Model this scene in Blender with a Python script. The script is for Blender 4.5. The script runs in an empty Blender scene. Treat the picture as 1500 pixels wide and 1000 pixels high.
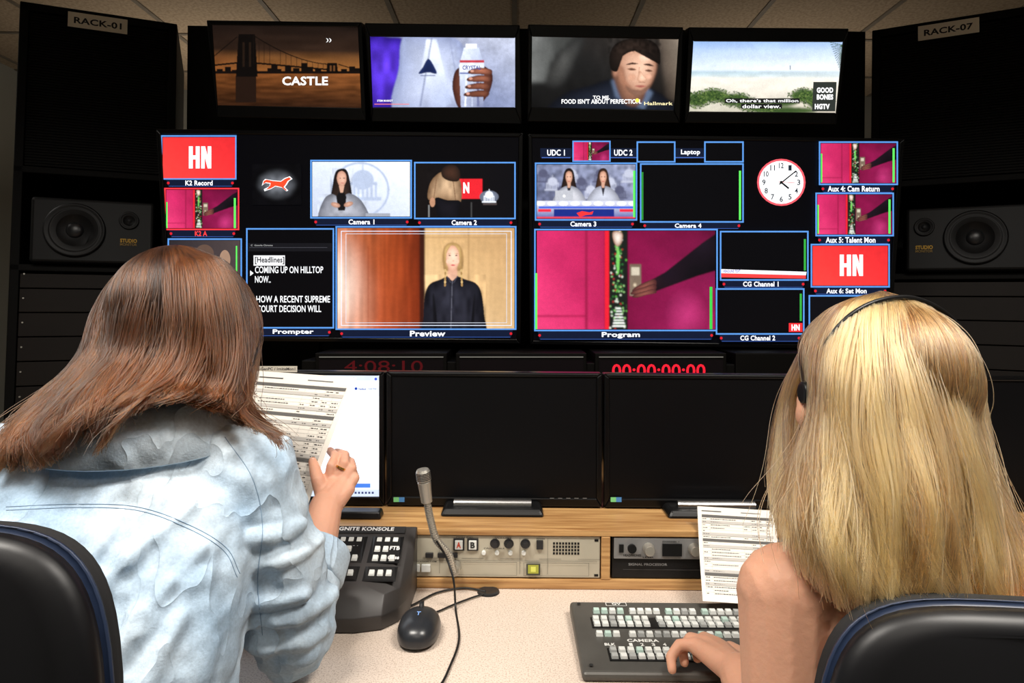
import bpy, math, random
import numpy as np
from mathutils import Vector, Matrix
from mathutils.bvhtree import BVHTree
random.seed(4); rng=np.random.default_rng(7)
scene=bpy.context.scene
try:
    scene.view_settings.view_transform='Standard'
    scene.view_settings.look='None'
except Exception as e: print(e)
# ------------------------------------------------------------------ survey helpers
F=1000.0; K=0.0087; CZ=1.27
def ray(px,py):
    dx=px-750; dy=py-500
    return (dx+K*dy)/F,(dy-K*dx+60)/F
def at(px,py,Y):
    a,b=ray(px,py); return Vector((a*Y,Y,CZ-b*Y))
def onP(px,py,A,m=0.0,off=0.0):
    a,b=ray(px,py); Y=(A-off)/(1-m*b); return Vector((a*Y,Y,CZ-b*Y))
def onZ(px,py,Z):
    a,b=ray(px,py); Y=(CZ-Z)/b; return Vector((a*Y,Y,Z))
def lin(c):
    o=[]
    for v in c[:3]:
        v=max(0,v)/255.0
        o.append(v/12.92 if v<=0.04045 else ((v+0.055)/1.055)**2.4)
    return (o[0],o[1],o[2],1.0)
# ------------------------------------------------------------------ materials
def newmat(name):
    m=bpy.data.materials.new(name); m.use_nodes=True
    nt=m.node_tree; b=nt.nodes['Principled BSDF']; return m,nt,b
def pm(name,col,rough=0.5,metal=0.0,var=0.12,scale=20,bump=0.0,bscale=None,spec=0.5,stretch=None,sss=0.0,coat=0.0):
    m,nt,b=newmat(name); c=lin(col)
    tc=nt.nodes.new('ShaderNodeTexCoord'); mp=nt.nodes.new('ShaderNodeMapping')
    nt.links.new(tc.outputs['Object'],mp.inputs['Vector'])
    if stretch: mp.inputs['Scale'].default_value=stretch
    n=nt.nodes.new('ShaderNodeTexNoise'); n.inputs['Scale'].default_value=scale; n.inputs['Detail'].default_value=4
    nt.links.new(mp.outputs['Vector'],n.inputs['Vector'])
    r=nt.nodes.new('ShaderNodeValToRGB'); r.color_ramp.elements[0].position=0.3; r.color_ramp.elements[1].position=0.7
    r.color_ramp.elements[0].color=(c[0]*(1-var),c[1]*(1-var),c[2]*(1-var),1)
    r.color_ramp.elements[1].color=(min(1,c[0]*(1+var)),min(1,c[1]*(1+var)),min(1,c[2]*(1+var)),1)
    nt.links.new(n.outputs['Fac'],r.inputs['Fac']); nt.links.new(r.outputs['Color'],b.inputs['Base Color'])
    b.inputs['Roughness'].default_value=rough; b.inputs['Metallic'].default_value=metal
    b.inputs['Specular IOR Level'].default_value=spec
    if sss: 
        b.inputs['Subsurface Weight'].default_value=sss; b.inputs['Subsurface Scale'].default_value=0.012; b.inputs['Subsurface Radius'].default_value=(1,.35,.2)
    if coat: b.inputs['Coat Weight'].default_value=coat
    if bump:
        n2=nt.nodes.new('ShaderNodeTexNoise'); n2.inputs['Scale'].default_value=bscale or scale*3; n2.inputs['Detail'].default_value=3
        nt.links.new(mp.outputs['Vector'],n2.inputs['Vector'])
        bp=nt.nodes.new('ShaderNodeBump'); bp.inputs['Strength'].default_value=bump; bp.inputs['Distance'].default_value=0.01
        nt.links.new(n2.outputs['Fac'],bp.inputs['Height']); nt.links.new(bp.outputs['Normal'],b.inputs['Normal'])
    return m
def nosample(m):
    try: m.cycles.emission_sampling='NONE'
    except Exception as e: print(e)
def emimat(name,strength):
    m,nt,b=newmat(name)
    a=nt.nodes.new('ShaderNodeAttribute'); a.attribute_name='Col'
    tc=nt.nodes.new('ShaderNodeTexCoord')
    n=nt.nodes.new('ShaderNodeTexNoise'); n.inputs['Scale'].default_value=60; n.inputs['Detail'].default_value=5
    nt.links.new(tc.outputs['Object'],n.inputs['Vector'])
    mr=nt.nodes.new('ShaderNodeMapRange'); mr.inputs['To Min'].default_value=0.88; mr.inputs['To Max'].default_value=1.12
    nt.links.new(n.outputs['Fac'],mr.inputs['Value'])
    mx=nt.nodes.new('ShaderNodeVectorMath'); mx.operation='SCALE'
    nt.links.new(a.outputs['Color'],mx.inputs[0]); nt.links.new(mr.outputs['Result'],mx.inputs['Scale'])
    b.inputs['Base Color'].default_value=(0.004,0.004,0.005,1); b.inputs['Roughness'].default_value=0.35
    b.inputs['Specular IOR Level'].default_value=0.1
    nt.links.new(mx.outputs[0],b.inputs['Emission Color']); b.inputs['Emission Strength'].default_value=strength
    nosample(m)
    return m
def attrmat(name,rough=0.6):
    m,nt,b=newmat(name)
    a=nt.nodes.new('ShaderNodeAttribute'); a.attribute_name='Col'
    nt.links.new(a.outputs['Color'],b.inputs['Base Color']); b.inputs['Roughness'].default_value=rough
    return m
M_EMI=emimat('screen_emission',1.45)
M_PRINT=attrmat('printed_ink',0.7)
M_BLACK=pm('black_plastic',(14,14,15),0.4,spec=0.35)
M_BEZ=pm('glossy_bezel',(5,5,6),0.3,spec=0.3)
M_OFF=pm('off_screen',(8,8,10),0.4,spec=0.18,var=0.03)
M_RACK=pm('rack_steel',(6,5,4),0.6,0.0,scale=8,spec=0.12)
M_RACK2=pm('rack_blank_panel',(26,20,16),0.55,0.0,scale=6,spec=0.2)
M_SPK=pm('speaker_cabinet',(9,9,10),0.5,spec=.25)
M_CHROME=pm('brushed_chrome',(200,200,200),0.25,1.0,var=0.05)
M_STEEL=pm('satin_steel',(190,186,176),0.38,.75,var=0.05)
# ------------------------------------------------------------------ object helpers
def link(o,parent=None):
    scene.collection.objects.link(o)
    if parent: o.parent=parent
    return o
def empty(name,loc=(0,0,0),mat=None):
    e=bpy.data.objects.new(name,None); e.empty_display_size=0.05; link(e)
    if mat is not None: e.matrix_world=mat
    else: e.location=loc
    return e
class MB:
    def __init__(s): s.v=[];s.f=[];s.m=[]
    def add(s,vs,fs,mi=0):
        o=len(s.v); s.v+= [tuple(v) for v in vs]; s.f+=[tuple(i+o for i in f) for f in fs]; s.m+=[mi]*len(fs)
    def box(s,x0,x1,y0,y1,z0,z1,mi=0,t=0.0):
        vs=[(x0,y0,z0),(x1,y0,z0),(x1,y1,z0),(x0,y1,z0),(x0+t,y0+t,z1),(x1-t,y0+t,z1),(x1-t,y1-t,z1),(x0+t,y1-t,z1)]
        s.add(vs,[(0,3,2,1),(4,5,6,7),(0,1,5,4),(1,2,6,5),(2,3,7,6),(3,0,4,7)],mi)
    def prism(s,pts,vec,mi=0):
        n=len(pts); vec=Vector(vec); a=[Vector(p) for p in pts]; b=[p+vec for p in a]
        s.add(a+b,[tuple(range(n)),tuple(range(2*n-1,n-1,-1))]+[(i,i+n,(i+1)%n+n,(i+1)%n) for i in range(n)],mi)
    def cone(s,p0,p1,r0,r1,n=20,mi=0,cap=False):
        p0=Vector(p0);p1=Vector(p1);d=(p1-p0)
        L=d.length; d=d.normalized() if L>1e-9 else Vector((0,0,1))
        u=d.orthogonal().normalized(); w=d.cross(u)
        prof=[]
        if cap:
            for k in range(4): 
                a=math.pi/2*(1-k/4.0); prof.append((-r0*math.sin(a),r0*math.cos(a)+1e-5))
        prof.append((0,r0)); prof.append((L,r1))
        if cap:
            for k in range(1,5):
                a=math.pi/2*k/4.0; prof.append((L+r1*math.sin(a),r1*math.cos(a)+1e-5))
        s.lathe(p0,d,u,w,prof,n,mi)
    def lathe(s,o,d,u,w,prof,n=24,mi=0):
        vs=[]
        for (h,r) in prof:
            for k in range(n):
                a=2*math.pi*k/n; vs.append(o+d*h+u*(r*math.cos(a))+w*(r*math.sin(a)))
        fs=[]
        for i in range(len(prof)-1):
            for k in range(n):
                k2=(k+1)%n; fs.append((i*n+k,i*n+k2,(i+1)*n+k2,(i+1)*n+k))
        fs.append(tuple(range(n-1,-1,-1))); fs.append(tuple(range((len(prof)-1)*n,len(prof)*n)))
        s.add(vs,fs,mi)
    def ell(s,c,r,R=None,n=20,mi=0):
        c=Vector(c); vs=[];fs=[]; m=n//2
        for i in range(1,m):
            a=math.pi*i/m
            for k in range(n):
                b=2*math.pi*k/n; p=Vector((r[0]*math.sin(a)*math.cos(b),r[1]*math.sin(a)*math.sin(b),r[2]*math.cos(a)))
                if R: p=R@p
                vs.append(c+p)
        t=Vector((0,0,r[2])); 
        if R: t=R@t
        vs.append(c+t); vs.append(c-t); T=len(vs)-2
        for i in range(m-2):
            for k in range(n): fs.append((i*n+k,(i+1)*n+k,(i+1)*n+(k+1)%n,i*n+(k+1)%n))
        for k in range(n):
            fs.append((T,k,(k+1)%n)); fs.append((T+1,(m-2)*n+(k+1)%n,(m-2)*n+k))
        s.add(vs,fs,mi)
    def loft(s,secs,n=32,mi=0,p=2.4):
        vs=[]
        for (c,rx,ry) in secs:
            for k in range(n):
                a=2*math.pi*k/n; ca,sa=math.cos(a),math.sin(a)
                vs.append((c[0]+rx*math.copysign(abs(ca)**(2/p),ca),c[1]+ry*math.copysign(abs(sa)**(2/p),sa),c[2]))
        fs=[]
        for i in range(len(secs)-1):
            for k in range(n):
                k2=(k+1)%n; fs.append((i*n+k,i*n+k2,(i+1)*n+k2,(i+1)*n+k))
        fs.append(tuple(range(n-1,-1,-1))); fs.append(tuple(range((len(secs)-1)*n,len(secs)*n)))
        s.add(vs,fs,mi)
    def build(s,name,mats,parent=None,bevel=0,smooth=False,segs=2):
        me=bpy.data.meshes.new(name); me.from_pydata(s.v,[],s.f); me.update()
        if not isinstance(mats,(list,tuple)): mats=[mats]
        for m in mats: me.materials.append(m)
        me.polygons.foreach_set('material_index',s.m)
        if smooth: me.polygons.foreach_set('use_smooth',[True]*len(me.polygons))
        o=bpy.data.objects.new(name,me); link(o,parent)
        if bevel:
            b=o.modifiers.new('bevel','BEVEL'); b.width=bevel; b.segments=segs; b.limit_method='ANGLE'
        return o
def organic(mb,name,mat,parent,voxel=0.006,sm=4,disp=None,dscale=0.1,disp2=None,dscale2=.04):
    o=mb.build(name,mat,parent,smooth=True)
    r=o.modifiers.new('remesh','REMESH'); r.mode='VOXEL'; r.voxel_size=voxel; r.use_smooth_shade=True
    s=o.modifiers.new('smooth','SMOOTH'); s.factor=0.5; s.iterations=sm
    for (dd,ds) in ((disp,dscale),(disp2,dscale2)):
        if dd:
            t=bpy.data.textures.new(name+'_folds','CLOUDS'); t.noise_scale=ds; t.noise_depth=1
            d=o.modifiers.new('folds','DISPLACE'); d.texture=t; d.strength=dd; d.mid_level=0.5; d.texture_coords='GLOBAL'
    return o
def catmull(pts,n):
    P=[Vector(p) for p in pts]; P=[P[0]*2-P[1]]+P+[P[-1]*2-P[-2]]; out=[]
    m=len(P)-3
    for i in range(n):
        t=i/(n-1)*m; k=min(int(t),m-1); u=t-k
        a,b,c,d=P[k:k+4]
        out.append(0.5*((2*b)+(c-a)*u+(2*a-5*b+4*c-d)*u*u+(3*b-a-3*c+d)*u**3))
    return out
def tube(name,pts,r,mat,parent=None,n=None,sm=True):
    cu=bpy.data.curves.new(name,'CURVE'); cu.dimensions='3D'; cu.bevel_depth=1.0; cu.bevel_resolution=3; cu.use_fill_caps=True
    q=catmull(pts,n or len(pts)*6) if sm else [Vector(p) for p in pts]
    sp=cu.splines.new('POLY'); sp.points.add(len(q)-1)
    for i,p in enumerate(q):
        sp.points[i].co=(p.x,p.y,p.z,1)
        rr=r if not isinstance(r,(list,tuple)) else r[0]+(r[-1]-r[0])*i/(len(q)-1)
        sp.points[i].radius=rr
    cu.materials.append(mat)
    o=bpy.data.objects.new(name,cu); link(o,parent); return o
_tc={}
def textgeo(s,off):
    k=(s,off)
    if k in _tc: return _tc[k]
    cu=bpy.data.curves.new('t','FONT'); cu.body=s; cu.offset=off; cu.resolution_u=3; cu.space_character=1.0+off*1.5
    o=bpy.data.objects.new('t',cu); scene.collection.objects.link(o)
    dg=bpy.context.evaluated_depsgraph_get(); dg.update()
    me=bpy.data.meshes.new_from_object(o.evaluated_get(dg))
    v=[(a.co.x,a.co.y) for a in me.vertices]; f=[tuple(p.vertices) for p in me.polygons]
    bpy.data.objects.remove(o); bpy.data.curves.remove(cu); bpy.data.meshes.remove(me)
    xs=[a[0] for a in v]; ys=[a[1] for a in v]; x0,x1,y0,y1=min(xs),max(xs),min(ys),max(ys)
    v=[((a[0]-x0)/(x1-x0),(a[1]-y0)/(y1-y0)) for a in v]
    _tc[k]=(v,f); return _tc[k]
class Canvas:
    def __init__(s,mapf,step=0.00015): s.mapf=mapf; s.v=[];s.f=[];s.c=[];s.off=0.0;s.step=step
    def raw(s,pts,faces,cols):
        s.off+=s.step; o=len(s.v)
        s.v+=[tuple(s.mapf(p[0],p[1],s.off)) for p in pts]
        for f in faces:
            s.f.append(tuple(i+o for i in f))
            for i in f: s.c+=list(cols[i])
    def poly(s,pts,col):
        n=len(pts); cols=[lin(c) for c in col] if isinstance(col,list) else [lin(col)]*n
        s.raw(pts,[tuple(range(n))],cols)
    def rect(s,x0,y0,x1,y1,col,bot=None):
        c=col if bot is None else [col,col,bot,bot]
        s.poly([(x0,y0),(x1,y0),(x1,y1),(x0,y1)],c)
    def hrect(s,x0,y0,x1,y1,l,r): s.poly([(x0,y0),(x1,y0),(x1,y1),(x0,y1)],[l,r,r,l])
    def ell(s,cx,cy,rx,ry,col,rot=0,edge=None,n=28):
        pts=[(cx,cy)]; cr,sr=math.cos(rot),math.sin(rot)
        for k in range(n):
            a=2*math.pi*k/n; x,y=rx*math.cos(a),ry*math.sin(a); pts.append((cx+x*cr-y*sr,cy+x*sr+y*cr))
        cols=[lin(col)]+[lin(edge or col)]*n
        s.raw(pts,[(0,k+1,(k+1)%n+1) for k in range(n)],cols)
    def blob(s,pts,cen,ccol,ecol):
        P=[Vector((p[0],p[1],0)) for p in pts]; n=len(P); out=[]
        for i in range(n):
            a,b,c_,d=P[i-1],P[i],P[(i+1)%n],P[(i+2)%n]
            for k in range(5):
                u=k/5; out.append(0.5*((2*b)+(c_-a)*u+(2*a-5*b+4*c_-d)*u*u+(3*b-a-3*c_+d)*u**3))
        m=len(out); q=[(cen[0],cen[1])]+[(cen[0]*.45+p.x*.55,cen[1]*.45+p.y*.55) for p in out]+[(p.x,p.y) for p in out]
        md=tuple((ccol[i]*.65+ecol[i]*.35) for i in range(3))
        cols=[lin(ccol)]+[lin(md)]*m+[lin(ecol)]*m
        s.raw(q,[(0,k+1,(k+1)%m+1) for k in range(m)]+[(k+1,m+k+1,m+(k+1)%m+1,(k+1)%m+1) for k in range(m)],cols)
    def ring(s,cx,cy,r0,r1,col,n=40,sy=1.0,a0=0,a1=2*math.pi):
        pts=[]; 
        for k in range(n+1):
            a=a0+(a1-a0)*k/n; pts+= [(cx+r0*math.cos(a),cy+sy*r0*math.sin(a)),(cx+r1*math.cos(a),cy+sy*r1*math.sin(a))]
        s.raw(pts,[(2*k,2*k+1,2*k+3,2*k+2) for k in range(n)],[lin(col)]*len(pts))
    def line(s,x0,y0,x1,y1,w,col):
        dx,dy=x1-x0,y1-y0; L=math.hypot(dx,dy) or 1; nx,ny=-dy/L*w/2,dx/L*w/2
        s.poly([(x0+nx,y0+ny),(x1+nx,y1+ny),(x1-nx,y1-ny),(x0-nx,y0-ny)],col)
    def frame(s,x0,y0,x1,y1,w,col):
        s.rect(x0,y0,x1,y0+w,col); s.rect(x0,y1-w,x1,y1,col); s.rect(x0,y0,x0+w,y1,col); s.rect(x1-w,y0,x1,y1,col)
    def text(s,t,x0,y0,x1,y1,col,off=0.02):
        v,f=textgeo(t,off)
        s.raw([(x0+(x1-x0)*a,y1+(y0-y1)*b) for a,b in v],f,[lin(col)]*len(v))
    def build(s,name,mat,parent=None):
        me=bpy.data.meshes.new(name); me.from_pydata(s.v,[],s.f); me.update()
        ca=me.color_attributes.new('Col','FLOAT_COLOR','CORNER'); ca.data.foreach_set('color',s.c)
        me.materials.append(mat); o=bpy.data.objects.new(name,me); return link(o,parent)
class Raster(Canvas):
    """paints the broadcast picture as a fine grid of coloured cells on the screen surface"""
    def __init__(s,x0,y0,x1,y1,res=1.6):
        s.x0,s.y0,s.x1,s.y1=x0,y0,x1,y1; s.W=max(8,int((x1-x0)*res)); s.H=max(8,int((y1-y0)*res)); s.res=res
        s.img=np.zeros((s.H,s.W,3)); s.X,s.Y=np.meshgrid(x0+(np.arange(s.W)+.0)*(x1-x0)/(s.W-1),y0+(np.arange(s.H)+.0)*(y1-y0)/(s.H-1))
        s.r=np.random.default_rng(int(x0*7+y0)); s.off=0;s.step=0
    def raw(s,pts,faces,cols):
        P=np.array([(p[0],p[1]) for p in pts],float); C=np.array([c[:3] for c in cols],float)
        sx=(s.W-1)/(s.x1-s.x0); sy=(s.H-1)/(s.y1-s.y0)
        for f in faces:
            f=list(f)
            if len(f)==4:
                s.face(P[[f[0],f[1],f[2]]],C[[f[0],f[1],f[2]]],sx,sy); s.face(P[[f[0],f[2],f[3]]],C[[f[0],f[2],f[3]]],sx,sy)
            else: s.face(P[f],C[f],sx,sy)
    def face(s,p,c,sx,sy):
        i0=max(0,int((p[:,0].min()-s.x0)*sx)-1); i1=min(s.W,int((p[:,0].max()-s.x0)*sx)+2); j0=max(0,int((p[:,1].min()-s.y0)*sy)-1); j1=min(s.H,int((p[:,1].max()-s.y0)*sy)+2)
        if i1<=i0 or j1<=j0: return
        X=s.X[j0:j1,i0:i1]; Y=s.Y[j0:j1,i0:i1]
        if len(p)==3:
            (x1,y1),(x2,y2),(x3,y3)=p; d=(y2-y3)*(x1-x3)+(x3-x2)*(y1-y3)
            if abs(d)<1e-9: return
            a=((y2-y3)*(X-x3)+(x3-x2)*(Y-y3))/d; b=((y3-y1)*(X-x3)+(x1-x3)*(Y-y3))/d; g=1-a-b; e=-1e-3
            m=(a>=e)&(b>=e)&(g>=e); col=a[...,None]*c[0]+b[...,None]*c[1]+g[...,None]*c[2]
        else:
            m=np.zeros(X.shape,bool); n=len(p)
            for k in range(n):
                xa,ya=p[k]; xb,yb=p[(k+1)%n]
                if ya==yb: continue
                m^=((ya>Y)!=(yb>Y))&(X<(xb-xa)*(Y-ya)/(yb-ya)+xa)
            w=np.zeros(X.shape); col=np.zeros(X.shape+(3,))
            for k in range(n):
                q=1/(((X-p[k,0])**2+(Y-p[k,1])**2)**.9+.5); w+=q; col+=q[...,None]*c[k]
            col/=w[...,None]
        sub=s.img[j0:j1,i0:i1]; sub[m]=col[m]
    def blur(s,sig):
        g=sig*s.res; r=max(1,int(g*2.6)); k=np.exp(-.5*(np.arange(-r,r+1)/g)**2); k/=k.sum()
        for ax in (0,1):
            pad=[(0,0)]*3; pad[ax]=(r,r); A=np.pad(s.img,pad,mode='edge'); out=np.zeros_like(s.img)
            for i,kk in enumerate(k):
                sl=[slice(None)]*3; sl[ax]=slice(i,i+s.img.shape[ax]); out+=kk*A[tuple(sl)]
            s.img=out
    def noise(s,x0,y0,x1,y1,cx,cy,amp,tint=(1,1,1)):
        gw=int((s.x1-s.x0)/cx)+3; gh=int((s.y1-s.y0)/cy)+3; N=s.r.uniform(-1,1,(gh,gw))
        u=(s.X-s.x0)/cx; v=(s.Y-s.y0)/cy; iu=u.astype(int); iv=v.astype(int); fu=u-iu; fv=v-iv; fu=fu*fu*(3-2*fu); fv=fv*fv*(3-2*fv)
        f=(N[iv,iu]*(1-fu)+N[iv,iu+1]*fu)*(1-fv)+(N[iv+1,iu]*(1-fu)+N[iv+1,iu+1]*fu)*fv
        m=(s.X>=x0)&(s.X<=x1)&(s.Y>=y0)&(s.Y<=y1)
        s.img*=(1+amp*np.where(m,f,0)[...,None]*np.array(tint))
    def blit(s,c,name,parent,A,m,clip=None,grain=.05):
        s.img*=1+s.r.normal(0,grain,(s.H,s.W,1)); s.img=np.clip(s.img,0,1)
        c.off+=c.step; off=c.off+.001
        dx=s.X-750; dy=s.Y-500; a=(dx+K*dy)/F; b=(dy-K*dx+60)/F; Yw=(A-off)/(1-m*b)
        V=np.stack([a*Yw,Yw,CZ-b*Yw],-1).reshape(-1,3).astype(np.float32)
        j,i=np.meshgrid(np.arange(s.H-1),np.arange(s.W-1),indexing='ij')
        if clip:
            cx=sum(p[0] for p in clip)/4; cy=sum(p[1] for p in clip)/4
            P=[(cx+(p[0]-cx)*1.012,cy+(p[1]-cy)*1.02) for p in clip]; X=s.X[:-1,:-1]; Y=s.Y[:-1,:-1]; mk=np.zeros(X.shape,bool)
            for k in range(4):
                xa,ya=P[k]; xb,yb=P[(k+1)%4]
                mk^=((ya>Y)!=(yb>Y))&(X<(xb-xa)*(Y-ya)/((yb-ya) or 1e-9)+xa)
            j=j[mk]; i=i[mk]
        j=j.ravel(); i=i.ravel(); q=j*s.W+i; Fc=np.stack([q,q+s.W,q+s.W+1,q+1],-1).astype(np.int32)
        me=bpy.data.meshes.new(name); me.vertices.add(len(V)); me.vertices.foreach_set('co',V.ravel())
        nf=len(Fc); me.loops.add(nf*4); me.loops.foreach_set('vertex_index',Fc.ravel()); me.polygons.add(nf); me.polygons.foreach_set('loop_start',np.arange(0,nf*4,4,dtype=np.int32))
        try: me.polygons.foreach_set('loop_total',np.full(nf,4,dtype=np.int32))
        except Exception: pass
        me.update(calc_edges=True)
        ca=me.color_attributes.new('Col','FLOAT_COLOR','POINT'); cc=np.ones((len(V),4),np.float32); cc[:,:3]=s.img.reshape(-1,3); ca.data.foreach_set('color',cc.ravel())
        me.materials.append(M_EMI); return link(bpy.data.objects.new(name,me),parent)
def panel_body(mb,corn,A,m,thick,back=True,mi=0):
    P=[onP(x,y,A,m) for x,y in corn]
    n=(P[1]-P[0]).cross(P[3]-P[0]).normalized()
    if n.y<0: n=-n
    mb.prism(P,n*thick,mi); return P,n
def bezel(mb,oc,ic,A,m,h,mi=0):
    O=[onP(x,y,A,m) for x,y in oc]; I=[onP(x,y,A,m) for x,y in ic]
    n=(O[1]-O[0]).cross(O[3]-O[0]).normalized()
    if n.y>0: n=-n
    for k in range(4):
        j=(k+1)%4; mb.prism([O[k],O[j],I[j],I[k]],n*h,mi)
# ================================================================== TOP TELEVISIONS
TA,TM=2.46,0.26
def tvmap(u,v,o): return onP(u,v,TA,TM,o+0.001)
tv_specs=[([(304,30),(531,33),(537,176),(320,171)],[(312,37),(525,40),(530,158),(320,154)]),
          ([(535,34),(762,37),(765,182),(545,178)],[(543,54),(755,56),(755,157),(547,157)]),
          ([(774,36),(1001,40),(996,180),(773,178)],[(780,54),(994,58),(987,161),(779,157)]),
          ([(1009,40),(1243,42),(1225,182),(1003,180)],[(1016,61),(1234,62),(1224,165),(1010,163)])]
tvs=[]
for oc,ic in tv_specs:
    e=empty('television'); tvs.append(e)
    mb=MB(); P,n=panel_body(mb,oc,TA,TM,0.05); bezel(mb,oc,ic,TA,TM,0.006)
    c=sum(P,Vector())/4
    mb.prism([c+Vector((-.06,.0,-.05))+n*.05,c+Vector((.06,.0,-.05))+n*.05,c+Vector((.06,0,.05))+n*.05,c+Vector((-.06,0,.05))+n*.05],(0,2.782-(c+n*.05).y,0))
    mb.build('housing',M_BEZ,e,bevel=0.003)
# TV1 bridge at night
r=Raster(309,34,533,161)
r.poly([(305,30),(535,30),(535,75),(305,72)],[(20,14,12),(16,12,11),(44,30,22),(38,25,18)])
r.poly([(305,72),(535,75),(535,106),(305,106)],[(38,25,18),(44,30,22),(150,96,48),(130,76,36)])
r.poly([(305,104),(535,106),(535,165),(305,165)],[(96,54,24),(120,70,34),(26,15,10),(20,12,9)])
r.noise(300,30,540,104,30,7,.25); r.noise(300,104,540,165,16,2.5,.45); r.noise(300,104,540,165,40,1.3,.35); r.blur(1)
for x,h in [(318,5),(330,8),(340,4),(392,6),(398,12),(404,5),(418,9),(430,6),(442,14),(450,8),(462,6),(500,5),(512,9),(520,6)]:
    r.rect(x,106-h,x+9,108,(14,9,7))
r.rect(305,104,535,108,(16,10,8))
r.poly([(478,108),(480,92),(494,92),(496,108)],(12,8,6)); r.rect(484,96,486,104,(96,60,32)); r.rect(489,96,491,104,(96,60,32))
r.poly([(346,112),(350,50),(374,50),(378,112)],(10,7,6)); r.rect(356,62,359,98,(30,20,14)); r.rect(365,62,368,98,(30,20,14))
for k in range(14):
    f=lambda t:(372+t*110, 52+42*(1-(1-t)**1.7))
    r.line(*f(k/14),*f((k+1)/14),1.3,(12,8,6)); x,y=f(k/14); r.line(x,y,x,94+8*k/14,0.6,(22,14,10))
r.line(372,92,482,102,2.5,(12,8,6)); r.line(496,94,528,104,1.3,(12,8,6)); r.line(348,54,312,84,1.3,(12,8,6)); r.line(348,92,310,96,2.5,(12,8,6)); r.rect(346,112,376,150,(30,18,12)); r.blur(.45)
c=Canvas(tvmap); r.blit(c,'picture',tvs[0],TA,TM,tv_specs[0][1])
c.text('CASTLE',414,112,481,125,(245,245,240),0.03); c.text('))',478,56,486,62,(220,220,220))
c.build('caption',M_EMI,tvs[0])
# TV2 bottle
r=Raster(540,50,759,160)
r.poly([(540,50),(760,50),(760,160),(540,160)],[(92,98,130),(190,196,216),(132,142,176),(70,70,112)])
r.noise(540,50,760,160,26,22,.3); r.blur(5)
r.blob([(536,60),(572,54),(592,60),(596,100),(584,150),(540,165)],(566,96),(92,56,214),(34,18,110)); r.noise(540,50,596,160,9,16,.4); r.blur(1.2)
r.blob([(594,52),(650,52),(678,66),(686,110),(682,165),(580,165),(585,100)],(640,110),(196,204,226),(132,142,176))
r.poly([(625,58),(640,57),(662,150),(640,165),(618,100)],[(230,236,248),(200,208,228),(170,182,212),(150,160,190),(212,220,235)])
r.noise(590,50,690,160,12,26,.16); r.line(633,56,616,156,1.6,(96,104,138)); r.line(660,60,676,156,1.2,(130,138,170)); r.blur(.9)
r.blob([(614,108),(620,98),(628,86),(637,98),(640,108),(628,106)],(628,102),(20,30,64),(30,44,90)); r.rect(616,110,638,111.2,(90,98,136))
r.blob([(664,116),(670,101),(690,94),(712,98),(722,110),(720,128),(712,144),(698,158),(674,160),(664,134)],(694,124),(140,84,64),(56,28,24))
r.poly([(680,70),(702,70),(710,96),(708,165),(676,165),(673,96)],[(214,222,238),(190,200,224),(150,162,196),(110,116,150),(160,168,198),(216,224,236)])
r.rect(683,64,699,71,(232,234,244)); r.rect(674,88,709.5,92,(180,54,66)); r.rect(674,92,709.5,106,(214,218,230)); r.rect(674,106,709.5,108,(60,80,150))
r.line(684,110,682,156,2.4,(226,232,244)); r.line(700,110,701,156,3.4,(104,110,146)); r.line(692,110,692,156,1.5,(190,198,220))
for k in range(4): r.blob([(688-k*2,103+k*11),(704,99+k*11),(720-k,102+k*11),(720-k*2,109+k*11),(704,109+k*11),(688-k*2,108+k*11)],(706,103+k*11),(172-k*18,106-k*12,82-k*10),(70,38,30)); r.ell(692-k*2,104+k*11,2.6,1.8,(206,150,130))
r.noise(660,50,760,160,4,4,.1); r.blur(.55)
c=Canvas(tvmap); r.blit(c,'picture',tvs[1],TA,TM,tv_specs[1][1])
c.text('CRYSTAL',678,96,705,102,(60,70,140),0.02); c.text('STEM MARKET',553,146,576,149,(240,240,240)); c.rect(549,152,600,153,(230,120,120))
c.build('caption',M_EMI,tvs[1])
# TV3 man
r=Raster(776,50,997,164)
r.poly([(776,50),(997,50),(997,164),(776,164)],[(34,34,34),(46,40,36),(18,16,15),(12,12,12)])
for k in range(10): r.poly([(778+k*7,50),(782+k*7,50),(781+k*5,120),(778+k*5,120)],(136-k*9,138-k*9,136-k*9))
r.blob([(800,124),(812,84),(846,54),(858,54),(844,90),(824,124)],(826,92),(74,74,72),(30,30,30))
r.poly([(966,50),(997,50),(997,150),(976,144)],[(100,88,78),(136,124,110),(74,64,54),(40,34,30)]); r.noise(776,50,997,164,10,26,.25); r.blur(2.2)
r.blob([(806,164),(826,138),(866,125),(900,116),(945,126),(975,142),(990,166),(900,170)],(900,146),(34,40,54),(12,14,20))
r.poly([(896,118),(905,114),(918,150),(902,142)],(84,98,122)); r.poly([(948,128),(957,136),(944,160),(932,156)],(84,98,122)); r.line(862,130,900,164,1,(14,16,22)); r.blur(.9)
r.blob([(901,108),(902,124),(914,150),(932,156),(944,144),(946,124),(930,116)],(924,130),(150,106,84),(80,54,44)); r.blur(.5)
r.ell(902,105,4.2,8.5,(184,134,110),edge=(120,82,66)); r.blob([(904,92),(908,76),(924,68),(946,70),(959,82),(962,99),(957,117),(948,132),(936,139),(921,133),(908,118)],(942,98),(230,188,162),(150,104,82))
r.blob([(905,96),(914,100),(918,118),(926,130),(918,132),(908,118)],(912,112),(160,112,88),(140,98,78)); r.ell(946,84,10,6,(240,200,176),edge=(226,184,158)); r.blur(1.3)
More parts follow.
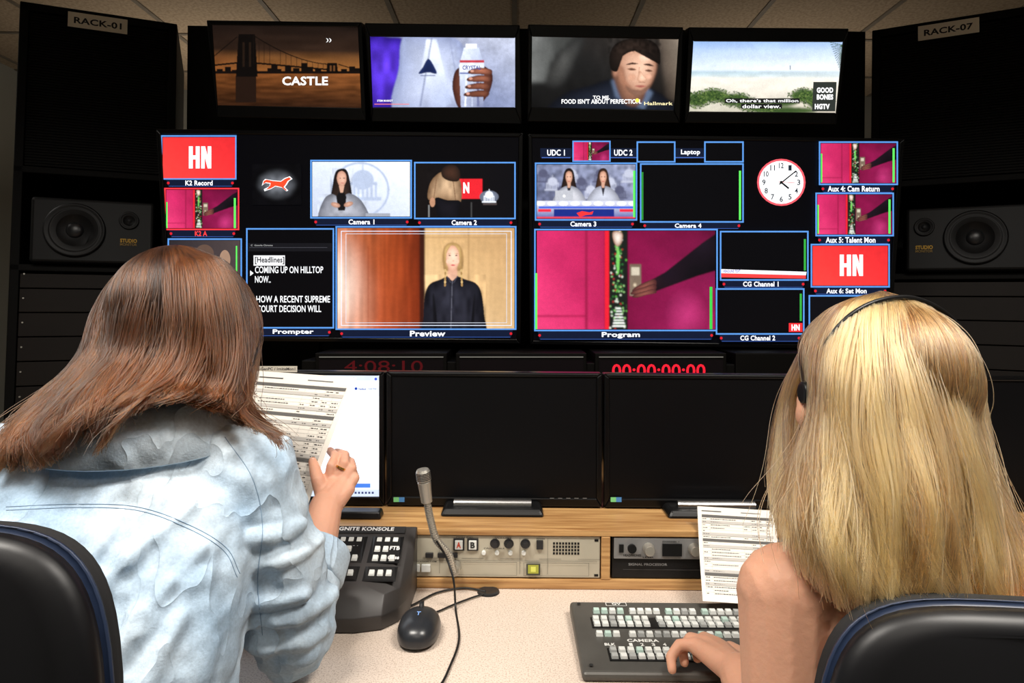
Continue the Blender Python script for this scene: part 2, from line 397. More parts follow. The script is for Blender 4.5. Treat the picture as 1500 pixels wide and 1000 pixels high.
r.blob([(916,125),(922,135),(934,141),(946,135),(954,122),(948,131),(938,132),(925,130)],(935,136),(128,94,78),(118,84,68)); r.ell(950,112,5,4,(224,172,146),edge=(206,158,134)); r.ell(926,113,6,5,(206,154,128),edge=(196,148,122)); r.blur(.9)
r.blob([(896,102),(893,84),(900,67),(916,58),(938,56),(957,61),(967,74),(967,94),(961,87),(951,77),(930,75),(916,80),(908,90),(905,104)],(918,68),(42,32,27),(18,14,12)); r.noise(890,54,970,78,3,5,.4)
r.blob([(917,95),(926,91.5),(936,93.5),(926,94.5)],(926,93),(48,32,26),(80,54,44)); r.blob([(943,94.5),(951,93),(959,97),(951,96.5)],(951,95),(48,32,26),(80,54,44))
r.blob([(919,101),(926,99.5),(933,102),(926,103.5)],(926,101.5),(70,46,38),(150,108,86)); r.blob([(945,103),(951,101.5),(957,104),(951,105.5)],(951,103.5),(70,46,38),(150,108,86)); r.line(937,98,936,112,1,(176,128,104))
r.blob([(938,104),(943,110),(948,117),(941,120.5),(934,117)],(942,113),(238,198,172),(184,136,110)); r.line(936,120.5,946,120.5,1,(130,84,70)); r.blob([(930,126),(938,124.5),(948,126),(939,128.5)],(939,126.5),(146,82,74),(176,116,98)); r.blur(.55)
c=Canvas(tvmap); r.blit(c,'picture',tvs[2],TA,TM,tv_specs[2][1])
c.text('TO ME,',869,140,894,146,(240,240,240),0.03); c.text("FOOD ISN'T ABOUT PERFECTION.",823,145,940,152,(240,240,240),0.03)
c.text('Hallmark',944,149,986,154,(235,220,170)); c.ell(934,147,3,3,(240,220,90))
c.build('caption',M_EMI,tvs[2])
# TV4 beach
r=Raster(1006,57,1238,168)
r.poly([(1006,57),(1238,57),(1238,104),(1006,104)],[(126,162,214),(144,174,218),(228,234,242),(216,226,238)]); r.noise(1006,57,1238,104,40,9,.08)
r.poly([(1006,104),(1238,104),(1238,114),(1006,113)],[(150,178,192),(180,196,206),(210,218,218),(200,212,214)]); r.noise(1006,104,1238,114,24,1.5,.18)
r.poly([(1006,113),(1238,114),(1238,168),(1006,168)],[(228,224,212),(234,228,216),(196,186,170),(178,174,156)]); r.noise(1006,113,1238,168,14,4,.12); r.blur(.8)
random.seed(5)
for (cx,cy,rx,ry) in ((1022,146,20,13),(1046,140,26,12),(1078,146,28,12),(1112,156,34,9),(1150,150,26,7),(1178,140,24,12),(1200,146,26,16),(1150,162,60,7)):
    r.ell(cx,cy,rx*.8,ry*.8,(44,66,32),edge=(70,92,48),n=14)
r.blur(1.5)
for k in range(1300):
    cx,cy,rx,ry=random.choice(((1022,146,20,13),(1046,140,26,12),(1078,146,28,12),(1112,156,34,9),(1178,140,24,12),(1200,146,26,16)))
    a=random.uniform(0,6.28); q=math.sqrt(random.random()); x=cx+rx*q*math.cos(a); y=cy+ry*q*math.sin(a)
    g=random.choice([(36,58,28),(58,84,40),(26,42,22),(84,108,50),(46,70,34),(100,120,64)])
    r.ell(x,y,random.uniform(.8,2.6),random.uniform(.4,.9),g,random.uniform(-1.2,1.2),n=5)
for k in range(14): r.line(1236,66+k,1216+k*1.2,62+k*3.4,1.0,(56,80,48))
r.line(1158,96,1158,102,1.2,(90,90,90)); r.blur(.45)
c=Canvas(tvmap); r.blit(c,'picture',tvs[3],TA,TM,tv_specs[3][1]); c.poly([(1192,120),(1226,120),(1224,163),(1190,163)],(44,48,44))
c.text('GOOD',1197,128,1221,136,(245,245,245),0.05); c.text('BONES',1197,138,1221,146,(245,245,245),0.05); c.text('HGTV',1194,152,1216,160,(240,240,240),0.06)
c.rect(1062,144,1172,151,(24,24,24)); c.rect(1086,152,1146,159,(24,24,24))
c.text("Oh, there's that million",1064,145,1170,150.5,(245,245,245),0.02); c.text('dollar view.',1088,153,1144,158.5,(245,245,245),0.02)
c.build('caption',M_EMI,tvs[3])
# ================================================================== MULTIVIEW MONITORS
MA,MM=2.34,0.12
def mvmap(u,v,o): return onP(u,v,MA,MM,o+0.001)
BL=(84,140,210); GR=(90,230,90)
def tile(c,x0,y0,x1,y1,fill=(4,4,6),b=BL,w=2.2,label=None,lab=None,lc=(235,238,245)):
    c.rect(x0,y0,x1,y1,b); c.rect(x0+w,y0+w,x1-w,y1-w,fill)
def plate(c,x0,x1,y0,y1,t,tx0,tx1,col=(240,242,248)):
    c.poly([(x0,y0),(x1,y0),(x1-3,y1),(x0+3,y1)],(14,22,44)); c.rect(x0+4,y1-0.8,x1-4,y1,(50,80,150))
    c.ell(x0+3,(y0+y1)/2,2,2,(200,30,40)); c.ell(x1-3,(y0+y1)/2,2,2,(200,30,40))
    c.text(t,tx0,y0+1.2,tx1,y1-1.4,col,0.03)
def door(cv,par,x0,y0,x1,y1):
    c=Raster(x0,y0,x1,y1,1.6 if x1-x0>150 else 2.0)
    X=lambda u:x0+(x1-x0)*u; Y=lambda v:y0+(y1-y0)*v; k_=(x1-x0)/265
    c.poly([(x0,y0),(X(.38),y0),(X(.38),y1),(x0,y1)],[(196,42,96),(160,28,72),(176,34,84),(214,58,110)])
    c.rect(X(.27),y0,X(.285),y1,(140,24,62)); c.rect(x0,Y(.86),X(.27),Y(.875),(150,26,66)); c.noise(x0,y0,x1,y1,30*k_,40*k_,.12); c.blur(.8*k_+.2)
    c.rect(X(.38),y0,X(.405),y1,(214,30,48)); c.rect(X(.405),y0,X(.51),y1,(24,28,24))
    random.seed(int(x0))
    for k in range(190):
        v=random.uniform(.0,1); u=random.gauss(.458,.012+.016*v); u=min(max(u,.412),.503)
        c.ell(X(u),Y(v),(x1-x0)*.006,(y1-y0)*.012,random.choice([(40,100,46),(80,150,60),(200,205,190),(26,60,32),(150,40,40),(30,70,36),(130,180,110)]),n=6)
    for k in range(7): c.poly([(X(.45-.004*k),Y(.78+k*.03)),(X(.47+.004*k),Y(.78+k*.03)),(X(.475+.004*k),Y(.795+k*.03)),(X(.445-.004*k),Y(.795+k*.03))],(225,228,222))
    c.blob([(X(.425),Y(.02)),(X(.45),Y(.0)),(X(.48),Y(.03)),(X(.475),Y(.12)),(X(.45),Y(.16)),(X(.43),Y(.1))],(X(.455),Y(.07)),(232,224,214),(150,110,90)); c.ell(X(.455),Y(.3),(x1-x0)*.009,(y1-y0)*.14,(110,190,90))
    c.poly([(X(.51),y0),(x1,y0),(x1,y1),(X(.51),y1)],[(118,14,58),(88,12,46),(140,26,78),(112,16,56)])
    c.ell(X(.84),Y(.86),(x1-x0)*.13,(y1-y0)*.3,(176,48,106),edge=(124,20,66)); c.noise(X(.51),y0,x1,y1,26*k_,18*k_,.14); c.rect(X(.505),y0,X(.512),y1,(50,8,26))
    c.rect(X(.52),Y(.34),X(.585),Y(.66),(104,88,74),(124,108,92)); c.rect(X(.53),Y(.37),X(.575),Y(.45),(190,180,160)); c.ell(X(.55),Y(.55),(x1-x0)*.012,(y1-y0)*.025,(222,206,178),edge=(120,100,80))
    c.poly([(x1+3,Y(.02)),(X(.93),Y(.12)),(X(.72),Y(.42)),(X(.64),Y(.5)),(X(.66),Y(.62)),(X(.9),Y(.46)),(x1+3,Y(.4))],[(16,10,18),(26,18,28),(24,16,26),(40,22,28),(22,12,18),(12,10,14),(8,6,10)]); c.blur(.5*k_+.12)
    for q in range(3): c.blob([(X(.66),Y(.49+q*.05)),(X(.61),Y(.52+q*.045)),(X(.555-.01*(q==1)),Y(.57+q*.035)),(X(.535-.01*(q==1)),Y(.61+q*.03)),(X(.56),Y(.62+q*.03)),(X(.62),Y(.58+q*.035)),(X(.67),Y(.55+q*.04))],(X(.6),Y(.575+q*.035)),(136,80,68),(62,30,32))
    c.blur(.45*k_+.1); c.blit(cv,'broadcast_picture',par,MA,MM)
def hn(c,x0,y0,x1,y1):
    c.poly([(x0,y0),(x1,y0),(x1,y1),(x0,y1)],[(226,52,52),(206,38,44),(222,48,50),(236,62,58)])
    w,h=x1-x0,y1-y0; X=lambda u:x0+w*u; Y=lambda v:y0+h*v; W=(250,250,250)
    c.rect(X(.36),Y(.22),X(.415),Y(.76),W); c.rect(X(.455),Y(.22),X(.51),Y(.76),W); c.rect(X(.41),Y(.44),X(.46),Y(.54),W)
    c.rect(X(.53),Y(.22),X(.58),Y(.76),W); c.rect(X(.62),Y(.22),X(.67),Y(.76),W)
    c.poly([(X(.54),Y(.22)),(X(.585),Y(.22)),(X(.665),Y(.76)),(X(.62),Y(.76))],W)
def dome(c,cx,cy,s,col):
    c.ell(cx,cy-3*s,10*s,9*s,col); c.rect(cx-13*s,cy-1*s,cx+13*s,cy+2*s,col)
    for k in range(-3,4): c.rect(cx+k*4*s-1*s,cy+2*s,cx+k*4*s+1*s,cy+13*s,col)
    c.rect(cx-17*s,cy+13*s,cx+17*s,cy+16*s,col); c.rect(cx-0.7*s,cy-17*s,cx+0.7*s,cy-11*s,col)
# ---- left
eL=empty('multiview_monitor')
oc=[(230,189),(767,195),(763,503),(248,499)]; ic=[(237,196),(760,201),(757,496),(254,492)]
mb=MB(); panel_body(mb,oc,MA,MM,0.07); bezel(mb,oc,ic,MA,MM,0.006); mb.box(-.75,-.45,2.4,2.76,1.35,1.65); mb.build('housing',M_BEZ,eL,bevel=0.003)
c=Canvas(mvmap,.0001)
c.poly(ic,(2,2,4))
tile(c,236,198,347,263); hn(c,239,201,345,261); plate(c,244,344,263,273,'K2 Record',272,312)
tile(c,241,275,351,337,b=(226,50,60)); door(c,eL,244,278,348,334); c.rect(343,290,346,334,GR); c.rect(244,296,246,334,GR); plate(c,248,346,337,347,'K2 A',286,304,(235,60,60))
tile(c,246,349,355,411); c.hrect(249,352,352,408,(40,36,40),(70,60,60)); c.ell(300,372,14,14,(90,70,60)); c.ell(330,380,8,14,(150,120,100)); c.rect(346,360,348,408,GR); c.rect(258,400,340,408,(40,60,120)); 
plate(c,252,352,411,421,'K2 B',290,310)
tile(c,250,424,357,484); c.rect(253,427,354,481,(10,10,14))
# mustang
r=Raster(370,240,442,300,1.6); r.img[:]=lin((4,4,6))[:3]; r.ell(406,270,30,22,(120,124,132),edge=(10,10,12)); r.noise(370,240,442,300,6,5,.6); r.blur(2.2); r.blit(c,'broadcast_picture',eL,MA,MM)
RD=(232,70,40)
c.poly([(389,262),(400,264),(412,265),(417,261),(425,258),(429,262),(424,265),(421,270),(418,274),(423,279),(420,280),(414,275),(404,273),(397,277),(388,280),(387,277),(395,273),(396,269),(389,268),(384,272),(386,265)],(245,245,245))
c.poly([(391,263),(400,265),(412,266),(418,262),(424,259.5),(427,262),(422,265),(419,270),(416,274),(421,278.5),(419,279),(413,274),(404,272),(397,276),(390,278),(396,272),(397,268),(390,267),(385.5,270),(387,265)],RD)
# camera 1
tile(c,455,234,604,320); r=Raster(458,237,601,317,2); r.poly([(455,235),(604,235),(604,320),(455,320)],[(206,214,228),(228,234,244),(200,208,226),(180,188,206)])
r.ring(528,278,40,43,(166,178,202),sy=.95); dome(r,532,268,1.6,(170,182,206)); r.blur(.7)
r.blob([(484,300),(488,270),(492,252),(500,247),(509,250),(514,270),(517,300),(510,306),(492,306)],(501,275),(50,36,30),(22,16,16)); r.noise(484,246,518,306,2,14,.3)
r.blob([(494,262),(496,253),(502,250.5),(507,255),(508,264),(505,271),(501,274),(497,271)],(502,261),(220,176,154),(180,132,112)); r.blob([(468,322),(474,294),(486,284),(500,290),(512,283),(530,294),(541,322),(505,325)],(506,302),(176,178,188),(96,98,108)); r.noise(466,284,542,318,7,6,.25)
r.poly([(493,288),(501,274),(508,288),(506,308),(496,308)],(20,18,20)); r.poly([(497,272),(505,272),(503,282),(499,282)],(200,156,134)); r.ell(492,300,7,3.6,(208,162,140),rot=.3,edge=(160,118,100)); r.ell(511,299,7,3.6,(208,162,140),rot=-.3,edge=(160,118,100)); r.rect(536,312,572,317,(150,154,164)); r.line(498,261,500,261,.9,(60,40,36)); r.line(503,261,506,261,.9,(60,40,36)); r.line(500,268,504,268,.9,(180,90,84)); r.blur(.45)
r.blit(c,'broadcast_picture',eL,MA,MM); plate(c,460,600,320,330,'Camera 1',511,549)
# camera 2
tile(c,607,237,756,321); r=Raster(610,240,753,318,2); r.hrect(608,238,756,320,(18,14,14),(8,8,12))
r.rect(672,262,707,291,(214,34,44)); r.ell(717,288,14,9,(120,130,150),edge=(90,96,112)); dome(r,717,287,.6,(220,225,235))
r.blob([(628,292),(630,270),(640,256),(654,250),(668,254),(676,270),(674,298),(650,294)],(654,270),(196,164,130),(110,82,58)); r.noise(626,246,680,298,5,8,.28)
r.line(640,262,636,290,1.2,(120,90,66)); r.line(664,262,668,294,1.2,(120,90,66))
r.blob([(648,258),(648,248),(656,242),(667,242),(674,250),(674,262),(668,266),(656,264)],(661,252),(66,42,31),(30,21,17)); r.blob([(638,290),(656,293),(674,294),(674,306),(672,324),(655,324),(642,316)],(656,304),(22,20,26),(10,10,14)); r.ell(634,296,4,7,(176,130,102)); r.rect(628,300,630,318,(120,120,120)); r.rect(690,296,692,318,(60,60,60)); r.rect(708,297,728,300,(70,60,60)); r.blur(.5)
r.blit(c,'broadcast_picture',eL,MA,MM); c.text('N',679,267,688,283,(245,245,245),0.06)
plate(c,612,752,321,331,'Camera 2',662,699)
# prompter
tile(c,361,334,490,481); c.rect(364,337,487,478,(3,3,5)); c.rect(364,356,487,368,(18,18,22)); c.rect(366,362,480,362.8,(60,60,66)); c.text('C  Google Chrome',368,358,400,361,(150,150,150))
W=(236,238,240)
c.rect(372,374,418,389,(225,226,228)); c.text('[Headlines]',374,376,417,387,(20,20,24),0.02)
c.text('COMING UP ON HILLTOP',374,390,474,400,W,0.015); c.text('NOW..',374,404,397,414,W,0.015)
c.text('HOW A RECENT SUPREME',376,433,484,443,W,0.015); c.text('COURT DECISION WILL',377,447,471,457,W,0.015); c.poly([(367,396),(372,400),(367,404)],W)
plate(c,366,486,481,492,'Prompter',400,460)
# preview
tile(c,492,331,757,483); r=Raster(495,334,754,481,2)
r.poly([(494,333),(622,333),(622,482),(494,482)],[(170,90,52),(112,40,18),(140,52,22),(236,180,150)])
r.poly([(560,333),(618,333),(618,482),(540,482)],[(150,66,30),(104,34,15),(120,42,18),(176,82,46)]); r.ell(500,420,38,90,(244,222,206),edge=(180,100,64)); r.blur(9)
r.noise(494,333,616,482,3,60,.22); r.noise(494,333,616,482,9,30,.16); r.rect(615,333,623,482,(54,22,14)); r.line(540,360,540,480,1,(120,46,22)); r.blur(.5)
r.poly([(623,333),(756,333),(756,482),(623,482)],[(200,162,112),(184,144,98),(202,166,120),(220,188,144)]); r.noise(623,333,756,482,2.4,50,.07); r.noise(623,333,756,482,30,26,.07)
r.rect(686,333,687.6,482,(160,124,82)); r.rect(623,347,756,348.2,(170,134,92)); r.blur(.5)
r.blob([(649,386),(649,370),(653,360),(663,355),(673,359),(679,371),(679,388),(675,396),(653,396)],(663,372),(200,166,112),(146,112,70)); r.noise(646,352,682,400,2,9,.22)
r.poly([(657.5,390),(670,390),(671,408),(663,414),(656,408)],[(196,144,118),(196,144,118),(214,166,140),(220,174,148),(214,166,140)]); r.blur(.6)
r.blob([(653,376),(655,364),(663,359.5),(671,364),(674,376),(672,387),(668,394),(663.5,397),(659,394),(655,387)],(664,376),(246,206,180),(206,154,128)); r.ell(657,383,3,3,(236,180,156),edge=(238,194,168)); r.ell(670,383,3,3,(236,180,156),edge=(238,194,168)); r.blur(.5)
r.blob([(651.5,384),(651,366),(656,358),(664,356),(660,361),(655,370),(653.6,384)],(655,365),(196,162,106),(160,126,78)); r.blob([(676,384),(676,366),(671,358),(664,356),(668,361),(673,370),(674.4,384)],(672,365),(196,162,106),(160,126,78))
r.line(657,371.4,661,371,.9,(150,116,84)); r.line(667,371,671,371.4,.9,(150,116,84)); r.ell(659.2,374,1.7,.9,(60,44,42)); r.ell(669,374,1.7,.9,(60,44,42)); r.ell(664,388.2,3.4,1.1,(190,84,86)); r.ell(664.4,382,1.6,1.1,(216,162,138))
r.blob([(622,490),(621,462),(623,432),(630,416),(646,409),(656,405),(663,411),(671,405),(682,409),(698,415),(706,430),(710,462),(710,490),(664,500)],(655,434),(40,40,50),(17,17,23))
r.noise(620,402,712,484,6,12,.45); r.blob([(634,436),(637,434),(641,470),(640,490),(636,490)],(638,462),(12,12,16),(24,24,30)); r.blob([(694,436),(697,434),(694,490),(689,490),(691,466)],(693,462),(12,12,16),(24,24,30))
r.line(663,411,661,482,.9,(96,96,108)); r.line(655,404,661,414,1.4,(60,60,72)); r.line(671,404,665,414,1.4,(60,60,72)); r.blur(.4)
for k in range(7): 
    yy=392+k*4.2; q=(196,164,110) if k%2 else (156,122,76); r.ell(653-k*.1,yy,1.5,2.4,q); r.ell(676+k*.2,yy,1.5,2.4,q)
r.blur(.4)
r.blit(c,'broadcast_picture',eL,MA,MM,grain=.03)
c.frame(500,338,750,477,1,(210,220,240)); c.frame(507,342,743,473,.7,(200,206,220))
plate(c,498,752,483,494,'Preview',601,653)
c.build('multiview_graphics',M_EMI,eL)
# ---- right
eR=empty('multiview_monitor')
oc=[(774,196),(1325,203),(1303,512),(777,504)]; ic=[(780,202),(1317,209),(1297,505),(782,498)]
mb=MB(); panel_body(mb,oc,MA,MM,0.07); bezel(mb,oc,ic,MA,MM,0.006); mb.box(.5,.8,2.4,2.76,1.35,1.65); mb.build('housing',M_BEZ,eR,bevel=0.003)
c=Canvas(mvmap,.0001); c.poly(ic,(2,2,4))
for t,x0,x1 in [('UDC 1',802,828),('UDC 2',900,927),('Laptop',998,1026)]:
    c.rect(x0-10,217,x1+10,231,(16,24,44)); c.text(t,x0,219,x1,228,(240,242,248),0.03); c.rect(x0-8,230,x1+8,231.5,(60,90,160))
tile(c,839,206,895,237); door(c,eR,841,208,893,235); tile(c,933,207,990,238); tile(c,1032,207,1090,238)
# cam 3
tile(c,784,238,934,323); r=Raster(787,241,931,320,2); r.poly([(785,240),(933,240),(933,300),(785,300)],[(110,116,142),(140,146,172),(120,124,152),(90,94,122)])
r.noise(785,240,933,300,5,5,.45)
for k in range(10): dome(r,796+k*14,256+(k%3)*12,.7,(180,184,202) if k%2 else (80,82,106))
r.blur(.8)
for (x,hc,tc_) in [(834,(46,32,28),(214,214,220)),(884,(76,50,38),(200,204,218))]:
    r.blob([(x-12,286),(x-9,262),(x-6,250),(x,246),(x+6,250),(x+9,264),(x+12,286),(x,290)],(x,264),hc,tuple(int(v*.55) for v in hc)); r.blob([(x-22,299),(x-15,279),(x,272),(x+16,279),(x+23,299)],(x,286),tc_,(130,132,144)); r.poly([(x-3,273),(x+3,273),(x,288)],(40,40,48))
    r.blob([(x-5,260),(x-4,253),(x,250.5),(x+4,253),(x+5,260),(x+3,267),(x,269.5),(x-3,267)],(x,259),(224,178,154),(172,124,102)); r.line(x-3,259,x-1,259,.8,(60,40,36)); r.line(x+1,259,x+3,259,.8,(60,40,36)); r.line(x-1.6,265.4,x+1.6,265.4,.8,(180,80,80)); r.poly([(x-2.5,267),(x+2.5,267),(x+2,275),(x-2,275)],(196,150,128))
r.rect(814,279,840,296,(176,178,186)); r.ell(827,287,2,2,(240,240,240))
r.poly([(785,294),(933,294),(933,322),(785,322)],[(204,206,220),(204,206,220),(30,50,140),(30,50,140)]); r.rect(790,302,928,305,(60,90,200)); r.rect(812,306,900,320,(24,40,120))
for k in range(9): r.ell(792+k*17,298,7,3.4,(226,228,238)); 
r.rect(789,306,808,310,(220,40,60)); r.rect(908,306,928,310,(220,40,60)); r.rect(787,317,931,320,(200,60,80)); r.blur(.5); r.blit(c,'broadcast_picture',eR,MA,MM)
c.poly([(845,312),(853,309),(864,311),(870,309),(868,314),(858,315),(850,318)],(220,50,50)); c.rect(928,250,931,318,GR)
plate(c,788,930,323,333,'Camera 3',836,874)
tile(c,938,239,1090,326); c.rect(940,252,943,322,(40,130,50)); c.rect(1083,250,1086,322,GR); plate(c,942,1086,326,335,'Camera 4',989,1028)
# clock
c.ell(1145,267,35.5,34.5,(226,86,96)); c.ell(1145,267,32.5,31.5,(250,251,252))
for k in range(1,13):
    a=math.radians(30*k-90); x,y=1145+25.5*math.cos(a),267+24.5*math.sin(a); w=3.2 if k<10 else 4.6
    c.text(str(k),x-w*.75,y-4,x+w*.75,y+4,(30,40,50),0.02)
for k in range(60):
    a=math.radians(6*k); c.line(1145+30*math.cos(a),267+29*math.sin(a),1145+31.5*math.cos(a),267+30.5*math.sin(a),.5,(60,60,60))
c.line(1145,267,1156,276,2.6,(20,20,24)); c.line(1142,270,1167,250,1.8,(20,20,24)); c.line(1140,266,1165,268,.7,(200,30,30)); c.ell(1145,267,2.2,2.2,(20,20,20))
for (x0,y0,x1,y1,t,tx0,tx1) in [(1200,207,1316,271,'Aux 4: Cam Return',1213,1289),(1195,282,1310,346,'Aux 5: Talent Mon',1210,1283)]:
    tile(c,x0,y0,x1,y1); door(c,eR,x0+3,y0+3,x1-3,y1-3); c.rect(x1-8,y0+10,x1-5,y1-4,GR); c.rect(x0+3,y0+18,x0+5,y1-4,GR); plate(c,x0+3,x1-5,y1,y1+11,t,tx0,tx1)
tile(c,1188,357,1304,421); hn(c,1191,360,1301,418); plate(c,1192,1300,421,431,'Aux 6: Set Mon',1211,1270)
tile(c,1185,432,1299,494); c.rect(1188,435,1296,491,(10,10,14))
# program
tile(c,783,335,1052,485); door(c,eR,787,338,1048,482); c.rect(784.5,400,787.5,482,GR); c.rect(1040,420,1044,482,(60,190,70))
plate(c,788,1046,485,497,'Program',882,938)
tile(c,1055,338,1185,411); c.poly([(1057,394),(1182,398),(1181,403),(1057,400)],(240,240,244)); c.poly([(1057,400),(1181,403),(1181,408),(1057,406)],(220,60,60)); c.text('HEADLINE TEXT',1060,395,1085,399,(60,60,160)); c.rect(1178,350,1181,396,(50,160,60))
plate(c,1058,1180,411,421,'CG Channel 1',1089,1141)
tile(c,1049,422,1179,490); c.rect(1156,473,1176,486,(222,44,50)); c.text('HN',1160,475,1172,484,(250,250,250),.05); c.rect(1172,430,1175,470,(50,160,60))
plate(c,1054,1174,490,500,'CG Channel 2',1085,1136)
c.build('multiview_graphics',M_EMI,eR)
# ================================================================== LED CLOCK CONSOLE under multiviewers
e=empty('led_clock_console'); 
mb=MB()
for (a,b) in [(462,655),(668,860),(872,1065),(1078,1270)]:
    P=[onP(a,517,2.2),onP(b,517,2.2),onP(b,600,2.2),onP(a,600,2.2)]
    mb.prism(P,(0,.3,0)); 
mb.box(-.68,1.2,2.21,2.68,0,1.07)
mb.build('cabinet',M_RACK,e,bevel=.003)
c=Canvas(lambda u,v,o:onP(u,v,2.197,0,o))
for (a,b) in [(468,650),(674,855),(878,1060)]: c.rect(a,522,b,523.5,(100,97,90))
for (a,b) in [(468,650),(674,855),(878,1060)]: c.rect(a,527,b,556,(6,3,3))
c.text('4:08:10',505,528,620,545,(66,8,11),0.0); c.text('00:00:00:00',897,533,1034,553,(226,28,46),0.015)
c.build('led_digits',M_EMI,e)
# ================================================================== DESKTOP MONITORS
YM=1.36
def dmon(x0,x1,y0,y1,tilt=0.0):
    e=empty('computer_monitor'); oc=[(x0,y0),(x1,y0+2.5),(x1,y1+2.5),(x0,y1)]; b=8
    ic=[(x0+b,y0+b-2),(x1-b,y0+b),(x1-b,y1-10),(x0+b,y1-13)]
    mb=MB(); P,n=panel_body(mb,oc,YM,0,0.03); bezel(mb,oc,ic,YM,0,0.005)
    cx=(P[0].x+P[1].x)/2; 
    mb.prism([(cx-.16,YM+.03,.92),(cx+.16,YM+.03,.92),(cx+.16,YM+.03,1.1),(cx-.16,YM+.03,1.1)],(0,.02,0))
    mb.box(cx-.035,cx+.035,YM+.045,YM+.075,.866,1.0)
    mb.build('housing',M_BEZ,e,bevel=.003)
    mb=MB(); mb.box(cx-.1,cx+.1,1.295,1.46,.8585,.872,t=.008); mb.build('stand_base',M_BLACK,e,bevel=.005)
    mb=MB(); mb.cone((cx-.075,1.325,.876),(cx+.075,1.325,.876),.009,.009,16); mb.build('stand_bar',M_CHROME,e,smooth=False)
    return e,ic
m1,ic1=dmon(250,564,542,737); m2,ic2=dmon(567,882,544,739); m3,ic3=dmon(885,1201,547,742); m4,ic4=dmon(1204,1520,550,745)
c=Canvas(lambda u,v,o:onP(u,v,YM-.001,0,o))
c.poly(ic1,(226,234,248)); x0,y0=ic1[0]; x1,y1=ic1[2]
c.rect(x0,y0,x1,y0+9,(205,214,228)); c.rect(x0,y0+9,x1,y0+18,(240,243,250)); c.text('Feedback',526,568,537,571,(40,60,140)); c.text('Log Out',541,568,552,571,(40,60,140)); c.ell(522,569,2,2,(30,60,160)); c.ell(551,555,2,2,(60,80,200))
c.rect(x0,y0+18,500,y1-20,(236,240,248)); c.rect(500,580,x1,y1-24,(246,249,254)); c.rect(515,708,543,714,(70,120,210)); c.rect(x0,y1-10,x1,y1,(196,208,228))
for k in range(6): c.rect(520+k*5,y1-7,523+k*5,y1-4,(60,70,110))
c.build('display_image',M_EMI,m1)
for e,ic in ((m2,ic2),(m3,ic3),(m4,ic4)):
    mb=MB(); P=[onP(x,y,YM-.001) for x,y in ic]; mb.prism(P,(0,-.0005,0)); mb.build('display_glass',M_OFF,e)
for e,(a,b,y) in ((m2,(707,736,733)),(m3,(1036,1066,741))):
    c=Canvas(lambda u,v,o:onP(u,v,YM-.0062,0,o)); c.text('SAMSUNG',a,y-3,b,y+1,(150,150,150),.02); x=ic2[0][0] if e is m2 else ic3[0][0]
    c.rect(x+2,y-8+(0 if e is m2 else -8)+3,x+10,y+(0 if e is m2 else -8)+2,(120,200,130)); c.rect(x+10,y-5+(0 if e is m2 else -8),x+18,y+2+(0 if e is m2 else -8),(70,130,190))
    for k in range(5): c.rect(b+70+k*12,y-4,b+76+k*12,y-3,(110,110,110))
    c.build('logo_print',M_PRINT,e)
c=Canvas(lambda u,v,o:onP(u,v,YM-.0065,0,o)); c.rect(365,536,436,545,(190,184,170)); c.text('KVM-GenPC / IgniteMon1',368,538,433,543.5,(20,20,20),.02)
c.build('monitor_label',M_PRINT,m1)
# ================================================================== RACKS
def rack(cx,cy,yaw,wid,lean,label,lx,sp):
    M=Matrix.Translation((cx,cy,0))@Matrix.Rotation(math.radians(yaw),4,'Z')@Matrix.Rotation(math.radians(-lean),4,'X')
    e=empty('equipment_rack',mat=M); h=wid/2; T=2.39
    mb=MB(); mb.box(-h,-h+.03,0,.5,0.03,T); mb.box(h-.03,h,0,.5,0.03,T); mb.box(-h,h,.46,.5,.03,T); mb.box(-h,h,0,.5,T-.03,T)
    mb.box(-h,h,0,.5,1.37,1.395); mb.box(-h,h,0,.5,1.735,1.76); mb.box(-h,h,0.0,.5,.03,.06)
    mb.build('frame',M_RACK,e,bevel=.003)
    mb=MB(); z=.07
    while z<1.36:
        z2=min(z+.0885,1.365); mb.box(-h+.032,h-.032,.005,.015,z,z2-.004); z=z2
    mb.build('blank_panels',M_RACK2,e,bevel=.0015)
    mb=MB()
    for (a,b) in ((1.765,1.95),(1.955,2.14),(2.145,2.355)):
        z=a
        while z<b-.004: mb.box(-h+.032,h-.032,.006,.012,z,z+.008); z+=.0105
    mb.build('vent_panels',M_RACK,e)
    c=Canvas(lambda u,v,o:Vector((u,-.003-o,v)))
    c.rect(lx-.1,2.315,lx+.1,2.375,(232,222,200)); c.text(label,lx-.08,2.357,lx+.08,2.331,(25,22,20),.03)
    c.build('rack_label',M_PRINT,e)
    mb=MB()
    for z in np.arange(.1,1.36,.0885):
        for sx in (-h+.045,h-.045): mb.cone((sx,.006,z+.02),(sx,.001,z+.02),.003,.003,8)
    mb.build('rack_screws',M_STEEL,e)
    return e,M
M_WOOF=pm('woofer_cone',(14,14,16),.5,spec=.3); M_DUST=pm('dust_cap',(26,27,30),.35)
